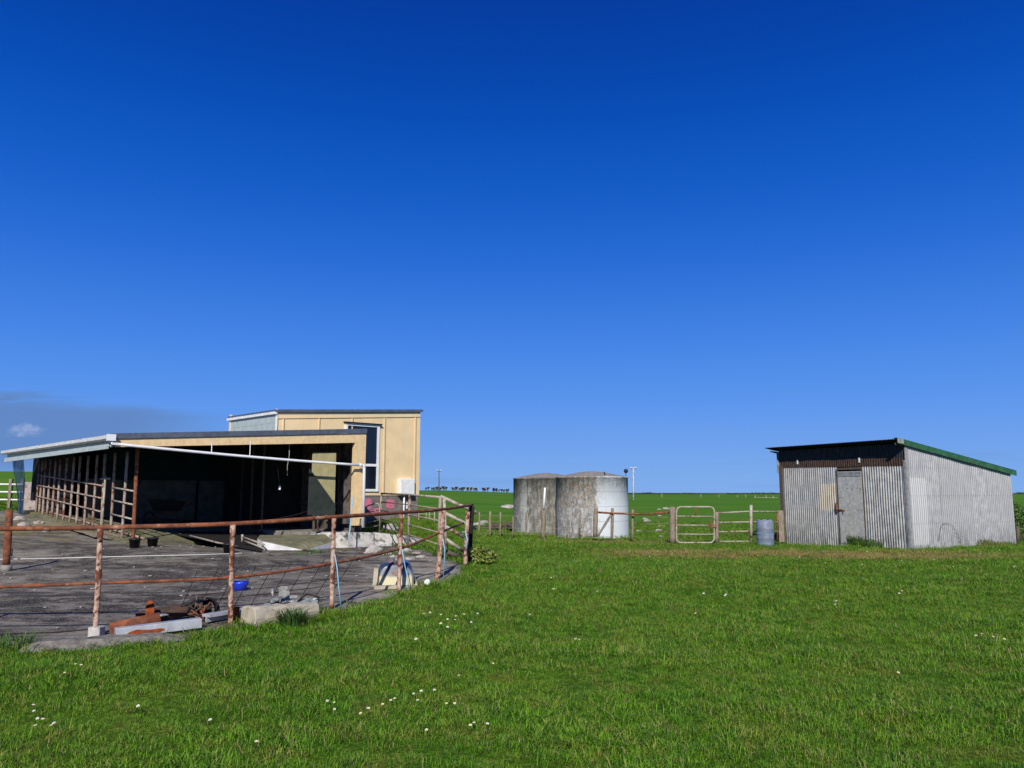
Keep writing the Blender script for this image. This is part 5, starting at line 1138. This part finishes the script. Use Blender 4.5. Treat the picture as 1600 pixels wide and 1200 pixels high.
# ------------------------------------------------------------------ grass and daisies
hid = bpy.data.collections.new('tufts')          # source shapes for the grass object only, not in the scene
for v in range(8):
    rg3 = random.Random(100+v); vv = []; ff_ = []; bl = []
    nbl = 46 if v < 6 else 26
    for k in range(nbl):
        a = rg3.uniform(0, 2*math.pi); r_ = .10*math.sqrt(rg3.random()); bx, by = r_*math.cos(a), r_*math.sin(a)
        h = rg3.uniform(.016, .046)*(1 if v < 6 else 1.7); ln = rg3.uniform(.4, 2.0)*h; a2 = a+rg3.gauss(0, 1.2); dx_, dy_ = math.cos(a2)*ln, math.sin(a2)*ln
        w_ = rg3.uniform(.0028, .0055); sx_, sy_ = -math.sin(a2)*w_/2, math.cos(a2)*w_/2; o_ = len(vv)
        vv += [(bx-sx_, by-sy_, -.01), (bx+sx_, by+sy_, -.01), (bx+dx_*.4+sx_, by+dy_*.4+sy_, h*.62), (bx+dx_*.4-sx_, by+dy_*.4-sy_, h*.62), (bx+dx_, by+dy_, h*.9)]
        ff_ += [(o_, o_+1, o_+2, o_+3), (o_+3, o_+2, o_+4)]; c_ = rg3.random(); bl += [c_]*5
    me = bpy.data.meshes.new('tuft'); me.from_pydata(vv, [], ff_); me.update(); at_ = me.attributes.new('bl', 'FLOAT', 'POINT'); at_.data.foreach_set('value', bl)
    me.materials.append(MATS['grass_blade']); ob = bpy.data.objects.new('tuft', me); hid.objects.link(ob)
rng = np.random.default_rng(5)
def scatter(y0, y1, dens, s0, s1, marg=2.5):
    A = (y1-y0)*2*(.72*y1+marg); n = int(A*dens); x = rng.uniform(-(.72*y1+marg), .72*y1+marg, n); y = rng.uniform(y0, y1, n)
    k = np.abs(x) < .70*y+marg; x, y = x[k], y[k]
    mg = np.array([.10*mn.noise(Vector((a*1.7, b_*1.7, 3)))+.10*mn.noise(Vector((a*6, b_*6, 8)))-.02 for a, b_ in zip(x, y)])
    k = ~in_yard(x, y, mg); x, y = x[k], y[k]
    def inbox(O_, a_, b_, a0, a1, b0, b1): ua = (x-O_.x)*a_.x+(y-O_.y)*a_.y; ub = (x-O_.x)*b_.x+(y-O_.y)*b_.y; return (ua > a0) & (ua < a1) & (ub > b0) & (ub < b1)
    k = ~(inbox(SA, Aa, Ab, 0, WF, 0, LS) | inbox(O, U, V, 0, S1, -.1, T1) | inbox(O, U, V, TS0, TS1, TT0, TT1)); x, y = x[k], y[k]
    return x, y, rng.uniform(s0, s1, len(x))
parts = [scatter(2.2, 8, 200, .55, 1.05), scatter(8, 13, 120, .7, 1.2), scatter(13, 19, 55, .9, 1.5), scatter(19, 27, 30, 1.0, 1.7), scatter(27, 45, 9, 1.3, 2.4)]
X = np.concatenate([p[0] for p in parts]); Yy = np.concatenate([p[1] for p in parts]); Sx = np.concatenate([p[2] for p in parts])
pn = np.array([mn.noise(Vector((a*.9, b_*.9, 0)))+.6*mn.noise(Vector((a*3.1, b_*3.1, 5))) for a, b_ in zip(X, Yy)])
Sx *= 1+.6*np.clip(pn, -.85, 1.3)
edge = in_yard(X, Yy, .45) & (X < 1); Sx[edge] *= 1.5
Zz = np.array([T(a, b_) for a, b_ in zip(X, Yy)])
me = bpy.data.meshes.new('grass'); me.from_pydata(list(zip(X.tolist(), Yy.tolist(), Zz.tolist())), [], [])
at_ = me.attributes.new('scl', 'FLOAT', 'POINT'); at_.data.foreach_set('value', Sx.astype(np.float32))
at_ = me.attributes.new('rot', 'FLOAT_VECTOR', 'POINT'); rv = np.stack([rng.normal(0, .12, len(X)), rng.normal(0, .12, len(X)), rng.uniform(0, 6.28, len(X))], 1).astype(np.float32); at_.data.foreach_set('vector', rv.ravel())
gob = bpy.data.objects.new('grass', me); col.objects.link(gob); tag(gob, 'short grazed green grass covering the lawn in front of the yard and sheds', 'grass', kind='stuff')
me.materials.append(MATS['grass_blade'])
ng = bpy.data.node_groups.new('grass_scatter', 'GeometryNodeTree'); ng.interface.new_socket('Geometry', in_out='INPUT', socket_type='NodeSocketGeometry'); ng.interface.new_socket('Geometry', in_out='OUTPUT', socket_type='NodeSocketGeometry')
gi = ng.nodes.new('NodeGroupInput'); go = ng.nodes.new('NodeGroupOutput'); ip = ng.nodes.new('GeometryNodeInstanceOnPoints'); ci = ng.nodes.new('GeometryNodeCollectionInfo')
ci.inputs['Collection'].default_value = hid; ci.inputs['Separate Children'].default_value = True; ci.inputs['Reset Children'].default_value = True
na = ng.nodes.new('GeometryNodeInputNamedAttribute'); na.data_type = 'FLOAT'; na.inputs[0].default_value = 'scl'
nr = ng.nodes.new('GeometryNodeInputNamedAttribute'); nr.data_type = 'FLOAT_VECTOR'; nr.inputs[0].default_value = 'rot'
ng.links.new(gi.outputs[0], ip.inputs['Points']); ng.links.new(ci.outputs[0], ip.inputs['Instance']); ip.inputs['Pick Instance'].default_value = True
ng.links.new(na.outputs['Attribute'], ip.inputs['Scale']); ng.links.new(nr.outputs['Attribute'], ip.inputs['Rotation']); ng.links.new(ip.outputs[0], go.inputs[0])
md = gob.modifiers.new('scatter', 'NODES'); md.node_group = ng

DA = [(664,960),(672,957),(690,962),(700,968),(712,970),(715,965),(725,962),(735,972),(748,960),(690,975),(698,980),(652,1000),(720,1058),(768,1037),(510,1095),(525,1100),(522,1108),(568,1115),(575,1108),(600,1100),(612,1098),(620,1095),(650,1085),(660,1082),(675,1080),(680,1078),(655,1098),(700,1100),(712,1098),(668,1140),(735,1135),(745,1132),(760,1132),(402,1160),(105,1052),(120,1040),(128,1042),(57,1112),(62,1122),(68,1128),(60,1138),(85,1135),(92,1130),(50,1105),(220,1102),(222,1104),(1525,995),(1534,993),(1550,996),(1565,998),(1308,940),(1305,946),(1410,925),(1405,928),(1088,960),(1100,928),(865,920),(862,903),(830,962),(900,1000),(905,1002),(984,877),(1090,876),(1042,873),(1015,870),(1132,931),(1134,930),(935,925),(853,869),(1249,872),(1290,880),(1345,882),(1354,862),(1408,877),(1460,875),(1490,886),(1551,858),(1560,860),(1585,886),(1532,866),(1582,887),(1210,868),(1400,1052),(333,1126)]
g = MB(); g.cur = 0
for k in range(12):
    a = 2*math.pi*k/12; a1 = a+.19; a0 = a-.19
    g.add([(.003*math.cos(a), .003*math.sin(a), .066), (.0125*math.cos(a1), .0125*math.sin(a1), .070), (.0135*math.cos(a), .0135*math.sin(a), .071), (.0125*math.cos(a0), .0125*math.sin(a0), .070)], [(0,1,2,3)])
g.cur = 1; g.lathe([(.0045, .067), (.004, .0715), (.0001, .073)], 8); g.cur = 2; g.tube([(0,0,0), (.002,0,.035), (0,0,.067)], .0014, 4)
d0_ = g.build('daisy', ['petal', 'daisy_eye', 'leaf_green'])
for i, (px, py) in enumerate(DA):
    q = GT(px, py, .055); q.z -= .055; s_ = (.72+.25*rnd.random()) if py > 1000 else .95+.4*rnd.random()
    o_ = d0_ if i == 0 else dup(d0_, q); o_.location = q; o_.scale = (s_, s_, 1+.2*rnd.random())
    o_.rotation_euler = (R(rnd.uniform(5, 35)), R(rnd.uniform(-15, 15)), 0)
    tag(o_, 'small white daisy flower open above the lawn grass', 'daisy', 'white daisies in the lawn')
# drop private keys
for o_ in bpy.data.objects:
    if '_o' in o_: del o_['_o']
